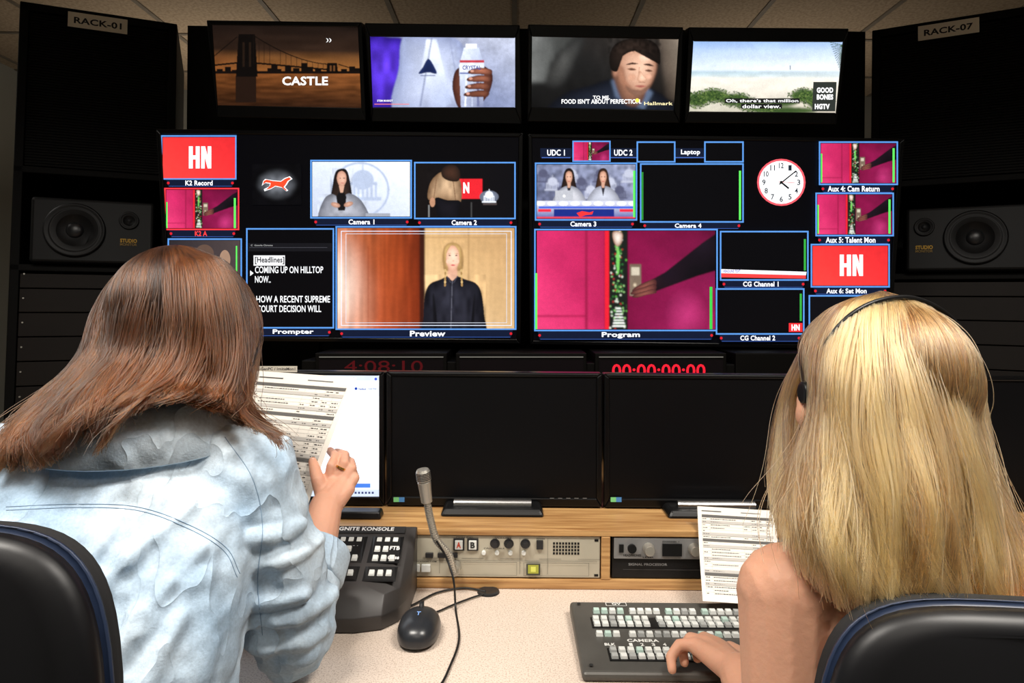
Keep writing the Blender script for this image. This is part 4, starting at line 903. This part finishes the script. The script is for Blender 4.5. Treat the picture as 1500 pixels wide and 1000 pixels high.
def hair(name,guides,nstr,mat,basemat,parent,rad=.0005,depth=.02,wav=.004,KP=22,lo=.8,base=True,fly=.02,push=None,clump=22,dpow=1.2):
    G=np.array([[tuple(p) for p in catmull(g,KP)] for g in guides])
    N=len(G)
    def samp(u):
        u=np.clip(u,0,N-1.0001); k=u.astype(int); f=(u-k)[:,None,None]
        k0=np.maximum(k-1,0); k3=np.minimum(k+2,N-1)
        a,b,c_,d=G[k0],G[k],G[k+1],G[k3]
        return .5*((2*b)+(c_-a)*f+(2*a-5*b+4*c_-d)*f**2+(3*b-a-3*c_+d)*f**3)
    def dopush(S,k=1.0):
        if not push: return S
        c_,r_=np.array(push[0]),np.array(push[1])*k
        q=(S-c_)/r_; d=np.linalg.norm(q,axis=-1,keepdims=True)+1e-9
        return np.where(d<1,c_+q/d*r_,S)
    ncl=max(3,int(nstr/clump)); cl=rng.integers(0,ncl,nstr); cu=rng.uniform(0,N-1,ncl)
    sp=.30*(N-1)/6; us=np.clip(cu[cl]+rng.normal(0,sp,nstr),0,N-1.001); uc=np.clip(cu[cl]+rng.normal(0,.03,nstr),0,N-1.001)
    free=rng.uniform(0,1,nstr)<.18; uc=np.where(free,us,uc)
    tt=np.linspace(0,1,KP)[None,:,None]; wgt=np.clip((tt-.05)/.75,0,1)**.8*.9
    S=samp(us)*(1-wgt)+samp(uc)*wgt
    t=tt
    lcl=rng.uniform(lo,1.0,ncl); ln=np.clip(lcl[cl]+rng.normal(0,.05,nstr),lo-.08,1.02)
    idx=(ln[:,None]*np.linspace(0,1,KP)[None,:])*(KP-1); idx=np.clip(idx,0,KP-1.001); i0=idx.astype(int); ff=(idx-i0)[:,:,None]
    S=S[np.arange(nstr)[:,None],i0]*(1-ff)+S[np.arange(nstr)[:,None],np.minimum(i0+1,KP-1)]*ff
    cd=rng.uniform(0,1,ncl)
    dep=(.35*rng.uniform(0,1,nstr)**dpow+.65*cd[cl])*depth
    S[:,:,1]+=dep[:,None]*np.clip(np.linspace(0,1,KP)*3,0,1)[None,:]
    S=dopush(S)
    if push: S+= (S-np.array(push[0]))*(rng.uniform(0,.035,nstr)[:,None,None])*np.exp(-4*t)
    for ax,am in ((0,wav),(1,wav*.6)):
        ph=rng.uniform(0,6.28,ncl)[cl]; fr=rng.uniform(.9,2.0,ncl)[cl]
        S[:,:,ax]+=am*(t[:,:,0]**1.2)*np.sin(fr[:,None]*6.28*t[:,:,0]+ph[:,None])
        S[:,:,ax]+=(rng.normal(0,.0022,nstr)[:,None])*t[:,:,0]
        fl=(rng.uniform(0,1,nstr)<fly)*rng.normal(0,.02,nstr); S[:,:,ax]+=fl[:,None]*t[:,:,0]**2
    hc=bpy.data.hair_curves.new(name); hc.add_curves([KP]*nstr)
    hc.attributes['position'].data.foreach_set('vector',S.astype(np.float32).ravel())
    try: ra=hc.attributes['radius']
    except: ra=hc.attributes.new('radius','FLOAT','POINT')
    rr=np.tile(rad*(1-.6*np.linspace(0,1,KP)**3),nstr); ra.data.foreach_set('value',rr.astype(np.float32))
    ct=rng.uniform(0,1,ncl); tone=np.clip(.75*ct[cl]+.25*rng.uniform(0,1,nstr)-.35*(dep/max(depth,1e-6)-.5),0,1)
    ta=hc.attributes.new('tone','FLOAT','POINT'); ta.data.foreach_set('value',np.repeat(tone,KP).astype(np.float32))
    hc.materials.append(mat); o=bpy.data.objects.new(name,hc); link(o,parent)
    if base:
        mb=MB(); nu=(N-1)*6+1; B=samp(np.linspace(0,N-1,nu)); B[:,:,1]+=depth*.9*np.clip(np.linspace(0,1,KP)*3,0,1)[None,:]; B[:,:,2]-=.004; B=dopush(B,.965)
        cut=max(4,int(KP*(lo-.10)))
        B=B[:,:cut]; vs=B.reshape(-1,3).tolist(); fs=[]
        for a in range(nu-1):
            for b in range(cut-1): fs.append((a*cut+b,a*cut+b+1,(a+1)*cut+b+1,(a+1)*cut+b))
        mb.add(vs,fs); ob=mb.build(name+'_underlayer',basemat,parent,smooth=True); s=ob.modifiers.new('s','SOLIDIFY'); s.thickness=.004; s.offset=0
    return o
# ---------------- chairs
M_CH=pm('chair_shell',(9,9,12),.42,spec=.35); M_CHF=pm('chair_fabric',(12,12,14),.9,var=.3,scale=300); M_RIM_HIGHLIGHT=pm('chair_rim_highlight',(34,46,70),.4)  # rim colour paints the blue-grey light reflecting along the chair back's edge
def chair(cx,yb,ztop,yaw=0,w=.235):
    M=Matrix.Translation((cx,yb,0))@Matrix.Rotation(math.radians(yaw),4,'Z')
    e=empty('office_chair',mat=M)
    def slab(name,mat,grow,y0,y1,z0):
        n=64; pts=[]
        H=(ztop-z0)/2; zc=(ztop+z0)/2
        for k in range(n):
            a=2*math.pi*k/n; ca,sa=math.cos(a),math.sin(a); p=6
            x=(w+grow)*math.copysign(abs(ca)**(2/p),ca); z=(H+grow)*math.copysign(abs(sa)**(2/p),sa)
            x*=1-.10*max(0,z/H)**2
            pts.append((x,z))
        vs=[];fs=[]
        rings=[(y0-.004,.90),(y0,.97),(y0+.005,1.0),(y1-.005,1.0),(y1,.97),(y1+.004,.9)]
        for (y,s) in rings:
            for (x,z) in pts: vs.append((x*s,y+.35*(x*s)**2+ .03*(((z*s)/H)**2),zc+z*(1-(1-s)*.55)))
        m=len(rings)
        for i in range(m-1):
            for k in range(n): fs.append((i*n+k,i*n+(k+1)%n,(i+1)*n+(k+1)%n,(i+1)*n+k))
        fs.append(tuple(range(n-1,-1,-1))); fs.append(tuple(range((m-1)*n,m*n)))
        mb=MB(); mb.add(vs,fs); mb.build(name,mat,e,smooth=True)
    slab('back_shell',M_CH,0,-.02,.0,.60); slab('back_rim_highlight',M_RIM_HIGHLIGHT,.002,0.0,.007,.598); slab('back_cushion',M_CHF,-.004,.008,.036,.60)  # rim strip is a painted reflection around the shell
    mb=MB(); mb.loft([((0,.26,.41),.20,.19),((0,.26,.42),.235,.225),((0,.26,.455),.245,.235),((0,.26,.475),.225,.215),((0,.26,.48),.15,.15)],40,p=4); mb.build('seat',M_CHF,e,smooth=True)
    mb=MB(); mb.cone((0,.24,.1),(0,.24,.42),.028,.028); mb.cone((0,.24,.39),(0,.24,.415),.09,.12)
    mb.prism([(-.03,-.03,.38),(.03,-.03,.38),(.03,-.03,.75),(-.03,-.03,.75)],(0,-.02,0)); mb.prism([(-.03,-.05,.38),(.03,-.05,.38),(.03,.2,.38),(-.03,.2,.38)],(0,0,.025))
    for k in range(5):
        a=2*math.pi*k/5+.3; d=Vector((math.cos(a),math.sin(a),0)); mb.cone(Vector((0,.24,.11)),Vector((0,.24,.075))+d*.29,.028,.018)
        p=Vector((0,.24,.03))+d*.29; t=d.cross(Vector((0,0,1))); mb.cone(p-t*.025,p+t*.025,.028,.028)
    mb.build('base',M_BLACK,e,bevel=.003)
    return e
chair(-.56,.50,1.087,4,.25); chair(.505,.535,1.018,-4,.25)
# ---------------- BRUNETTE
wb=empty('brunette_woman')
H1=frm((-.475,.985,1.216),-12,-12,0)
mb=MB(); head(mb,H1); mb.cone((-.49,.90,1.06),(-.478,.965,1.17),.056,.05,cap=True); organic(mb,'head',SK1,wb,.004,3)
HB=hairmat('brown_hair',(16,8,4),(36,18,8),(60,32,15),(11,5,2),(92,50,23),rough=.3); HBB=pm('brown_hair_under',(14,8,5),.6,var=.3,scale=60)
face(H1,wb,HBB)
P1=H1@Vector((0,-.018,.034)); mb=MB(); mb.ell(P1,(.079,.090,.084)); organic(mb,'hair_cap',HBB,wb,.005,2)
def denim():
    m,nt,b=newmat('light_denim'); tc=nt.nodes.new('ShaderNodeTexCoord')
    n=nt.nodes.new('ShaderNodeTexNoise'); n.inputs['Scale'].default_value=7; n.inputs['Detail'].default_value=3; nt.links.new(tc.outputs['Object'],n.inputs['Vector'])
    r=nt.nodes.new('ShaderNodeValToRGB'); r.color_ramp.elements[0].color=lin((158,182,204)); r.color_ramp.elements[1].color=lin((204,219,231)); r.color_ramp.elements[0].position=.35; r.color_ramp.elements[1].position=.65
    nt.links.new(n.outputs['Fac'],r.inputs['Fac'])
    n4=nt.nodes.new('ShaderNodeTexNoise'); n4.inputs['Scale'].default_value=260; n4.inputs['Detail'].default_value=2; nt.links.new(tc.outputs['Object'],n4.inputs['Vector'])
    mr=nt.nodes.new('ShaderNodeMapRange'); mr.inputs['To Min'].default_value=.76; mr.inputs['To Max'].default_value=1.2; nt.links.new(n4.outputs['Fac'],mr.inputs['Value'])
    vm=nt.nodes.new('ShaderNodeVectorMath'); vm.operation='SCALE'; nt.links.new(r.outputs['Color'],vm.inputs[0]); nt.links.new(mr.outputs['Result'],vm.inputs['Scale']); nt.links.new(vm.outputs[0],b.inputs['Base Color'])
    b.inputs['Roughness'].default_value=.95; b.inputs['Specular IOR Level'].default_value=.12
    mp=nt.nodes.new('ShaderNodeMapping'); mp.inputs['Scale'].default_value=(1.5,1.0,.7); mp.inputs['Rotation'].default_value=(0,.6,0); nt.links.new(tc.outputs['Object'],mp.inputs['Vector'])
    n2=nt.nodes.new('ShaderNodeTexNoise'); n2.inputs['Scale'].default_value=8; n2.inputs['Detail'].default_value=2; n2.inputs['Distortion'].default_value=.6; nt.links.new(mp.outputs['Vector'],n2.inputs['Vector'])
    s1=nt.nodes.new('ShaderNodeMath'); s1.operation='SUBTRACT'; s1.inputs[1].default_value=.5; nt.links.new(n2.outputs['Fac'],s1.inputs[0])
    s2=nt.nodes.new('ShaderNodeMath'); s2.operation='ABSOLUTE'; nt.links.new(s1.outputs[0],s2.inputs[0])
    s3=nt.nodes.new('ShaderNodeMath'); s3.operation='POWER'; s3.inputs[1].default_value=.7; nt.links.new(s2.outputs[0],s3.inputs[0])
    b1=nt.nodes.new('ShaderNodeBump'); b1.invert=True; b1.inputs['Strength'].default_value=.7; b1.inputs['Distance'].default_value=.028; nt.links.new(s3.outputs[0],b1.inputs['Height'])
    n3=nt.nodes.new('ShaderNodeTexNoise'); n3.inputs['Scale'].default_value=420; nt.links.new(tc.outputs['Object'],n3.inputs['Vector'])
    b2=nt.nodes.new('ShaderNodeBump'); b2.inputs['Strength'].default_value=.35; b2.inputs['Distance'].default_value=.001; nt.links.new(n3.outputs['Fac'],b2.inputs['Height']); nt.links.new(b1.outputs['Normal'],b2.inputs['Normal'])
    nt.links.new(b2.outputs['Normal'],b.inputs['Normal']); return m
DEN=denim()
mb=MB()
TS=[((-.48,.70,.50),.17,.12),((-.48,.71,.60),.175,.12),((-.485,.74,.72),.165,.115),((-.50,.795,.84),.18,.125),((-.51,.845,.95),.19,.12),((-.515,.88,1.03),.185,.10),((-.51,.905,1.08),.12,.075),((-.50,.915,1.115),.065,.06)]
mb.loft(TS,36)
def backpt(x,z,out=.0):
    for i in range(len(TS)-1):
        z0,z1=TS[i][0][2],TS[i+1][0][2]
        if z0<=z<=z1:
            f=(z-z0)/(z1-z0); cx=TS[i][0][0]*(1-f)+TS[i+1][0][0]*f; cy=TS[i][0][1]*(1-f)+TS[i+1][0][1]*f; rx=TS[i][1]*(1-f)+TS[i+1][1]*f; ry=TS[i][2]*(1-f)+TS[i+1][2]*f
            q=min(.98,abs((x-cx)/rx)); return Vector((x,cy-(ry+out)*(1-q**2.4)**(1/2.4),z))
    return Vector((x,.8,z))
SR=Vector((-.352,.905,1.03)); EL=Vector((-.298,.935,.812)); WR=Vector((-.297,1.10,.935)); 
mb.cone(SR+Vector((-.03,0,0)),SR,.07,.072,20,cap=True); chain(mb,[SR,(SR+EL)/2+Vector((.012,-.008,0)),EL],.072,.056); CF=EL.lerp(WR,.52); mb.cone(EL,CF,.054,.046,20,cap=False)
SL=Vector((-.675,.875,1.03)); EL2=Vector((-.74,.93,.815)); WR2=Vector((-.60,1.08,.80)); mb.cone(SL+Vector((.03,0,0)),SL,.07,.068,20,cap=True); chain(mb,[SL,(SL+EL2)/2,EL2],.068,.052); mb.cone(EL2,EL2.lerp(WR2,.6),.05,.042,20)
for path,r in (([(-.37,1.03),(-.42,.98),(-.47,.90),(-.50,.80)],.012),([(-.355,.98),(-.40,.92),(-.43,.84),(-.44,.74)],.014),([(-.64,1.02),(-.60,.97),(-.57,.88),(-.56,.78)],.012),([(-.36,.92),(-.38,.86),(-.39,.78),(-.40,.70)],.014),([(-.60,.90),(-.53,.86),(-.45,.85),(-.38,.88)],.011),([(-.62,.80),(-.55,.765),(-.47,.76),(-.39,.80)],.012),([(-.50,1.04),(-.50,.98),(-.51,.90)],.008),([(-.44,1.05),(-.45,1.0),(-.48,.95)],.008)):
    pp=catmull([backpt(x,z,-.001) for x,z in path],8)
    for i in range(7): 
        f=math.sin(math.pi*(i+.5)/7.5)*.6+.4; mb.cone(pp[i],pp[i+1],r*f,r*f,10,cap=True)
ax=(EL-SR).normalized()
for (t0,a0,a1,r) in ((.18,-2.6,-.4,.013),(.36,-2.2,.3,.011),(.54,-2.9,-.8,.012),(.7,-2.4,.2,.013),(.86,-3.0,-.4,.014)):
    u=Vector((1,0,0)); u=(u-ax*u.dot(ax)).normalized(); w=ax.cross(u); pr=None
    for i in range(7):
        a=a0+(a1-a0)*i/6; tt=t0+.10*i/6; R_=.071-.016*tt; cc=SR.lerp(EL,tt)+Vector((.012,-.008,0))*math.sin(math.pi*tt)
        p=cc+u*(R_*math.cos(a))-w*(R_*math.sin(a))
        if p.y<cc.y+.08 and pr is not None: mb.cone(pr,p,r*.8,r*.8,8,cap=True)
        pr=p
shirt=organic(mb,'shirt',DEN,wb,.0045,3,disp=.020,dscale=.09,disp2=.012,dscale2=.035)
mb=MB(); d=(WR-EL).normalized(); u=d.orthogonal().normalized(); w=d.cross(u)
mb.lathe(CF-d*.03,d,u,w,[(0,.049),(.004,.054),(.045,.056),(.05,.054),(.05,.046),(.0,.044)],32); d2=(WR2-EL2).normalized(); u2=d2.orthogonal().normalized(); mb.lathe(EL2.lerp(WR2,.6)-d2*.03,d2,u2,d2.cross(u2),[(0,.045),(.004,.05),(.045,.05),(.05,.046)],32)
mb.build('cuffs',DEN,wb,bevel=.002,smooth=True)
mb=MB(); vs=[];fs=[];n=40
for k in range(n):
    a=2*math.pi*k/n; ca,sa=math.cos(a),math.sin(a)
    cxx,cyy=-.497,.912; 
    for (r,z) in ((.066,1.10),(.062,1.145),(.068,1.15),(.092,1.128),(.122,1.078)):
        vs.append((cxx+r*1.15*ca,cyy+r*.95*sa+(.006 if r<.07 else 0),z+.012*sa))
for k in range(n):
    for j in range(4): k2=(k+1)%n; fs.append((k*5+j,k2*5+j,k2*5+j+1,k*5+j+1))
mb.add(vs,fs); o=mb.build('collar',DEN,wb,smooth=True); s=o.modifiers.new('s','SOLIDIFY'); s.thickness=.004
dg=bpy.context.evaluated_depsgraph_get(); bv=BVHTree.FromObject(shirt,dg)
M_SEAM=pm('denim_seam',(124,148,172),.9)
def seam(pts,name='seam'):
    q=catmull([Vector((p[0],p[1],0)) for p in pts],60); out=[]
    for p in q:
        a,b=ray(p.x,p.y); D=Vector((a,1,-b)).normalized(); h=bv.ray_cast(Vector((0,0,CZ)),D)
        if h[0] is not None and (not out or (h[0]-out[-1]).length<.05): out.append(h[0]+h[1]*.0001)
    if len(out)>3: tube(name,out,.0005,M_SEAM,wb,n=len(out)*2)
seam([(10,742),(110,738),(200,742),(270,765),(330,800),(352,840)]); seam([(10,747),(110,743),(200,747),(268,770),(327,805),(348,845)])
seam([(330,640),(370,700),(385,770),(378,850),(385,930)],'sleeve_seam')
# right hand
mb=MB()
mb.cone(EL.lerp(WR,.35),WR,.038,.026,20,cap=True)
mb.cone(WR+Vector((0,0,.0)),at(480,712,1.135),.022,.014,16,cap=True); mb.cone(WR,at(490,706,1.135),.023,.014,16,cap=True); mb.cone(WR+Vector((.004,0,.003)),at(502,708,1.13),.022,.013,16,cap=True); mb.cone(WR+Vector((.006,0,0)),at(510,716,1.125),.02,.012,16,cap=True)
fingers=[[(482,708,1.135),(486,682,1.135),(492,668,1.16),(484,660,1.19)],
         [(493,704,1.135),(505,678,1.14),(506,666,1.17),(494,662,1.205)],
         [(503,707,1.13),(516,686,1.14),(514,676,1.17),(500,674,1.205)],
         [(510,715,1.125),(520,700,1.135),(517,690,1.16),(506,687,1.19)]]
for f in fingers: chain(mb,[at(*p) for p in f],.0092,.0068)
chain(mb,[at(474,728,1.115),at(466,703,1.12),at(462,688,1.135),at(459,676,1.150)],.0125,.008)
organic(mb,'right_hand',SK1,wb,.0022,1)
mb=MB(); mb.ell(at(458.5,675,1.146),(.004,.002,.005)); mb.build('thumb_nail',pm('nail',(240,200,186),.2),wb,smooth=True)
a=at(500,686,1.137); b=at(502,682,1.138); d=(b-a).normalized(); u=d.orthogonal().normalized(); mb=MB(); mb.lathe(a,d,u,d.cross(u),[(0,.0096),(.003,.0096)],20); mb.build('ring',pm('gold',(220,180,90),.25,1.0),wb)
# left hand resting on desk
mb=MB(); mb.cone(EL2.lerp(WR2,.4),WR2,.034,.025,cap=True); mb.cone(WR2,WR2+Vector((.05,.05,-.015)),.024,.02,cap=True)
kb=WR2+Vector((.05,.05,-.012))
for i,l in enumerate((.06,.072,.066,.05)):
    o_=Vector((.02-.018*i,-.012+.014*i,0)); chain(mb,[kb+o_*.8,kb+o_+Vector((.5*l,.45*l,.01)),kb+o_+Vector((.75*l,.75*l,-.008))],.010,.0075)
chain(mb,[WR2+Vector((.015,-.0,0)),WR2+Vector((.055,.0,-.01)),WR2+Vector((.08,.015,-.018))],.012,.008); organic(mb,'left_hand',SK1,wb,.0026,2)
M_JEAN=pm('dark_jeans',(34,40,58),.85,var=.2,scale=40); M_SHOE=pm('shoe',(230,230,228),.5)
def legs(par,cx,y,trm):
    mb=MB(); mb.ell((cx,y,.555),(.17,.13,.075))
    for s in (-1,1):
        hip=Vector((cx+s*.085,y+.02,.555)); kn=Vector((cx+s*.11,y+.42,.56)); an=Vector((cx+s*.11,y+.44,.10)); mb.cone(hip,kn,.078,.056,20,cap=True); mb.cone(kn,an,.055,.036,20,cap=True)
    organic(mb,'trousers',trm,par,.009,4)
    mb=MB()
    for s in (-1,1): mb.loft([((cx+s*.11,y+.48,.012),.04,.12),((cx+s*.11,y+.48,.04),.042,.122),((cx+s*.11,y+.455,.075),.036,.09),((cx+s*.11,y+.43,.10),.034,.045)],24,p=2.2)
    mb.build('shoes',M_SHOE,par,smooth=True)
legs(wb,-.48,.72,M_JEAN)
hg=[[(262,365,1.0),(325,383,1.02),(362,440,1.03),(372,495,1.02),(358,545,1.0),(350,590,.97),(372,622,.92),(405,650,.90)],
    [(258,364,.98),(318,380,.95),(350,440,.93),(356,500,.91),(345,560,.88),(336,590,.86),(330,608,.85),(335,618,.84)],
    [(252,364,.98),(290,380,.92),(306,440,.88),(306,510,.865),(292,555,.85),(275,575,.83),(258,585,.82),(245,592,.81)],
    [(248,365,.98),(245,385,.91),(240,440,.87),(230,510,.85),(205,555,.82),(175,585,.79),(150,612,.775),(132,632,.77)],
    [(243,366,.98),(203,386,.92),(182,440,.88),(167,510,.86),(135,560,.82),(100,605,.79),(82,640,.775),(70,672,.77)],
    [(240,367,.98),(178,397,.95),(147,450,.92),(132,510,.89),(90,568,.85),(48,618,.81),(30,655,.785),(25,695,.775)],
    [(238,369,.99),(168,407,.99),(133,465,.96),(118,520,.92),(65,570,.88),(20,610,.85),(0,645,.82),(-10,690,.80)]]
hair('hair',[[at(*p) for p in g] for g in hg],9500,HB,HBB,wb,rad=.0004,depth=.032,wav=.013,lo=.78,push=(tuple(P1),(.084,.096,.089)),clump=70)
hair('loose_hair',[[at(*p) for p in g] for g in ([(352,520,.95),(352,570,.90),(360,610,.86),(388,628,.84),(428,660,.825)],[(345,540,.93),(345,590,.87),(370,622,.835),(400,640,.825),(415,662,.82)])],260,HB,HBB,wb,rad=.0004,depth=.006,base=False,lo=.7,fly=.05)
hair('loose_hair',[[at(*p) for p in g] for g in ([(230,565,.82),(195,592,.79),(165,625,.775),(140,668,.765)],[(215,575,.82),(185,605,.785),(160,635,.77),(145,672,.765)])],160,HB,HBB,wb,rad=.0004,depth=.006,base=False,lo=.7,fly=.05)
# ---------------- BLONDE
wl=empty('blonde_woman')
H2=frm((.430,.80,1.152),8,-4,0)
mb=MB(); head(mb,H2)
SH=Vector((.292,.715,.965)); EB=Vector((.287,.665,.765)); WL=Vector((.292,.865,.80))
mb.loft([((.46,.70,.80),.14,.09),((.46,.70,.90),.155,.09),((.455,.705,.97),.15,.08),((.452,.72,1.01),.10,.06),((.445,.735,1.04),.055,.05)],36)
mb.cone((.445,.735,1.02),(.432,.785,1.10),.052,.05,cap=True)
mb.cone((.38,.715,.985),SH,.045,.052,20,cap=True); chain(mb,[SH,(SH+EB)/2+Vector((-.006,.0,0)),EB],.052,.04); chain(mb,[EB,EB.lerp(WL,.4),WL],.042,.025)
SH2=Vector((.62,.715,.965)); EB2=Vector((.66,.67,.765)); WL2=Vector((.60,.90,.80)); mb.cone((.52,.715,.985),SH2,.045,.052,20,cap=True); chain(mb,[SH2,EB2],.052,.04); chain(mb,[EB2,WL2],.042,.025)
kn=[(1020,938,.925),(1036,934,.93),(1052,938,.925),(1064,947,.915)]
for p in kn: mb.cone(WL,at(p[0],p[1]+8,p[2]),.020,.0115,16,cap=True)
fg=[[(1016,944,.925),(996,944,.935),(983,962,.93),(985,980,.92)],
    [(1033,940,.93),(1012,934,.945),(1000,950,.945),(1003,970,.935)],
    [(1050,942,.925),(1032,933,.945),(1019,946,.95),(1022,964,.94)],
    [(1064,950,.915),(1050,940,.935),(1039,949,.945),(1041,963,.94)]]
for f in fg: chain(mb,[at(*p) for p in f],.0086,.0064)
chain(mb,[WL+Vector((.008,.01,0)),WL+Vector((.02,.045,.0)),WL+Vector((.012,.075,-.004))],.012,.008)
mb.cone(WL2,WL2+Vector((-.02,.07,-.008)),.022,.02,cap=True)
for i in range(4): b0=WL2+Vector((-.045+.018*i,.07,-.008)); chain(mb,[b0,b0+Vector((-.01,.035,.006)),b0+Vector((-.014,.06,-.01))],.0098,.0072)
chain(mb,[WL2+Vector((-.015,.01,0)),WL2+Vector((-.05,.04,-.005))],.012,.008)
organic(mb,'body',SK2,wl,.0028,1)
face(H2,wl,HBB)
mb=MB(); mb.loft([((.46,.70,.50),.16,.12),((.46,.70,.66),.145,.105),((.46,.70,.80),.15,.10),((.46,.70,.90),.158,.098),((.458,.703,.935),.135,.092)],36)
organic(mb,'tank_top',pm('black_top',(24,24,28),.8),wl,.007,3,disp=.006)
mb=MB()
for s in (-1,1): chain(mb,[(.458+s*.085,.63,.93),(.455+s*.08,.66,1.0),(.455+s*.08,.72,1.03),(.455+s*.08,.78,.99),(.455+s*.085,.79,.93)],.006,.006)
mb.build('straps',pm('black_strap',(24,24,28),.8),wl,smooth=True)
legs(wl,.46,.72,pm('black_trousers',(22,22,26),.85))
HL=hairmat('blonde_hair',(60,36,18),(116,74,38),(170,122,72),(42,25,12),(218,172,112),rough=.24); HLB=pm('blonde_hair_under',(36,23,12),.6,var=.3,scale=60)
P2=H2@Vector((0,-.018,.034)); mb=MB(); mb.ell(P2,(.078,.088,.082)); organic(mb,'hair_cap',HLB,wl,.005,2)
bg=[[(1285,434,.80),(1222,456,.79),(1190,510,.775),(1200,590,.76),(1188,670,.74),(1170,740,.70),(1160,800,.665)],
    [(1287,432,.80),(1240,450,.755),(1214,520,.72),(1215,610,.695),(1207,700,.665),(1210,790,.635),(1240,890,.62)],
    [(1290,430,.80),(1270,446,.74),(1262,530,.69),(1265,640,.66),(1280,750,.63),(1300,850,.61),(1310,910,.605)],
    [(1295,430,.80),(1312,446,.74),(1328,530,.685),(1345,640,.65),(1365,750,.62),(1380,850,.605),(1385,915,.60)],
    [(1298,431,.80),(1352,450,.75),(1392,530,.705),(1418,640,.67),(1440,750,.64),(1455,850,.615),(1465,915,.61)],
    [(1300,432,.80),(1380,460,.785),(1424,540,.755),(1446,640,.72),(1474,750,.68),(1510,840,.65),(1530,900,.64)],
    [(1305,434,.82),(1383,468,.83),(1432,555,.82),(1456,650,.79),(1482,750,.75),(1515,820,.72),(1530,880,.70)]]
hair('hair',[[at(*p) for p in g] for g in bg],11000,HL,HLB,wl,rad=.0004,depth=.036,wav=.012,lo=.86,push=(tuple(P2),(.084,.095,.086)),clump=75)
fgd=[[(1275,437,.84),(1208,470,.86),(1165,540,.865),(1145,610,.86),(1134,690,.84),(1142,770,.80)],
     [(1270,440,.82),(1202,478,.83),(1173,540,.835),(1156,610,.83),(1150,690,.80),(1155,780,.76)],
     [(1265,440,.80),(1202,485,.80),(1180,540,.80),(1166,600,.80),(1168,690,.77),(1178,790,.72)]]
hair('front_hair',[[at(*p) for p in g] for g in fgd],2000,HL,HLB,wl,rad=.0004,depth=.012,wav=.006,lo=.85,clump=60,fly=.005)
mb=MB(); ep=at(1180,606,.762); mb.ell(ep,(.010,.012,.017)); mb.ell(ep+Vector((.003,.004,.012)),(.010,.014,.014)); organic(mb,'ear',SK2,wl,.0025,1)
hs=empty('headset'); 
bp=[at(1186,582,.752),at(1194,545,.745),at(1213,500,.735),at(1246,462,.735),at(1290,440,.745),at(1340,437,.765),at(1390,462,.79),at(1425,510,.80),at(1435,560,.80)]
tube('band',bp,.0028,M_BLACK,hs,n=60)
mb=MB(); q=at(1184,575,.752); mb.cone(q+Vector((-.008,0,0)),q+Vector((.010,0,0)),.012,.014,20,cap=False); organic(mb,'ear_pad',M_BLACK,hs,.002,2)
# ================================================================== LIGHTS
def area(name,loc,sx,sy,power,col,rot=(0,0,0),spread=180):
    l=bpy.data.lights.new(name,'AREA'); l.shape='RECTANGLE'; l.size=sx; l.size_y=sy; l.energy=power; l.color=col; l.spread=math.radians(spread)
    up=rot[0]!=0
    e=empty('added_uplight' if up else 'ceiling_light',loc); mb=MB()  # the upward version is an added helper with its own made-up stand
    if up: mb.box(-sx/2-.02,sx/2+.02,-sy/2-.02,sy/2+.02,-.04,-.012)
    else: mb.box(-sx/2-.02,sx/2+.02,-sy/2-.02,sy/2+.02,.012,.02)
    m,nt,b=newmat('light_diffuser'); b.inputs['Emission Color'].default_value=(*col,1); b.inputs['Emission Strength'].default_value=2; nosample(m); mb.build('diffuser',m,e)
    if up: mb=MB(); mb.box(-.03,.03,-.03,.03,-loc[2]+.001,-.04); mb.build('pole',M_BLACK,e)
    o=bpy.data.objects.new('lamp',l); link(o,e); o.rotation_euler=rot
area('l',(-.75,.3,RH-.03),.8,.35,40,(1,.94,.86),spread=148)
area('l',(.95,.3,RH-.03),.8,.35,40,(1,.94,.86),spread=148)
area('l',(0,-1.1,RH-.03),1.1,.55,6,(1,.92,.82),spread=150)
area('l',(-2.7,2.2,RH-.03),.4,.4,5,(1,.95,.88),spread=150)  # lamp added out of view to brighten the left wall
area('u',(-1.6,3.9,1.9),.9,.3,2.4,(1,.88,.74),(math.pi,0,0))  # both uplights are added, hidden behind the racks to brighten the ceiling
area('u',(1.4,3.9,1.9),.9,.3,1.1,(1,.88,.74),(math.pi,0,0))
w=bpy.data.worlds.new('world'); scene.world=w; w.use_nodes=True; w.node_tree.nodes['Background'].inputs[0].default_value=(.05,.05,.05,1)
# ================================================================== CAMERA
cam=bpy.data.cameras.new('camera'); cam.lens=24; cam.sensor_width=36; cam.shift_y=-.04; cam.clip_start=.02
co=bpy.data.objects.new('camera',cam); link(co); co.matrix_world=Matrix.Translation((0,0,CZ))@Matrix.Rotation(math.radians(90),4,'X')@Matrix.Rotation(K,4,'Z'); scene.camera=co
print('done')
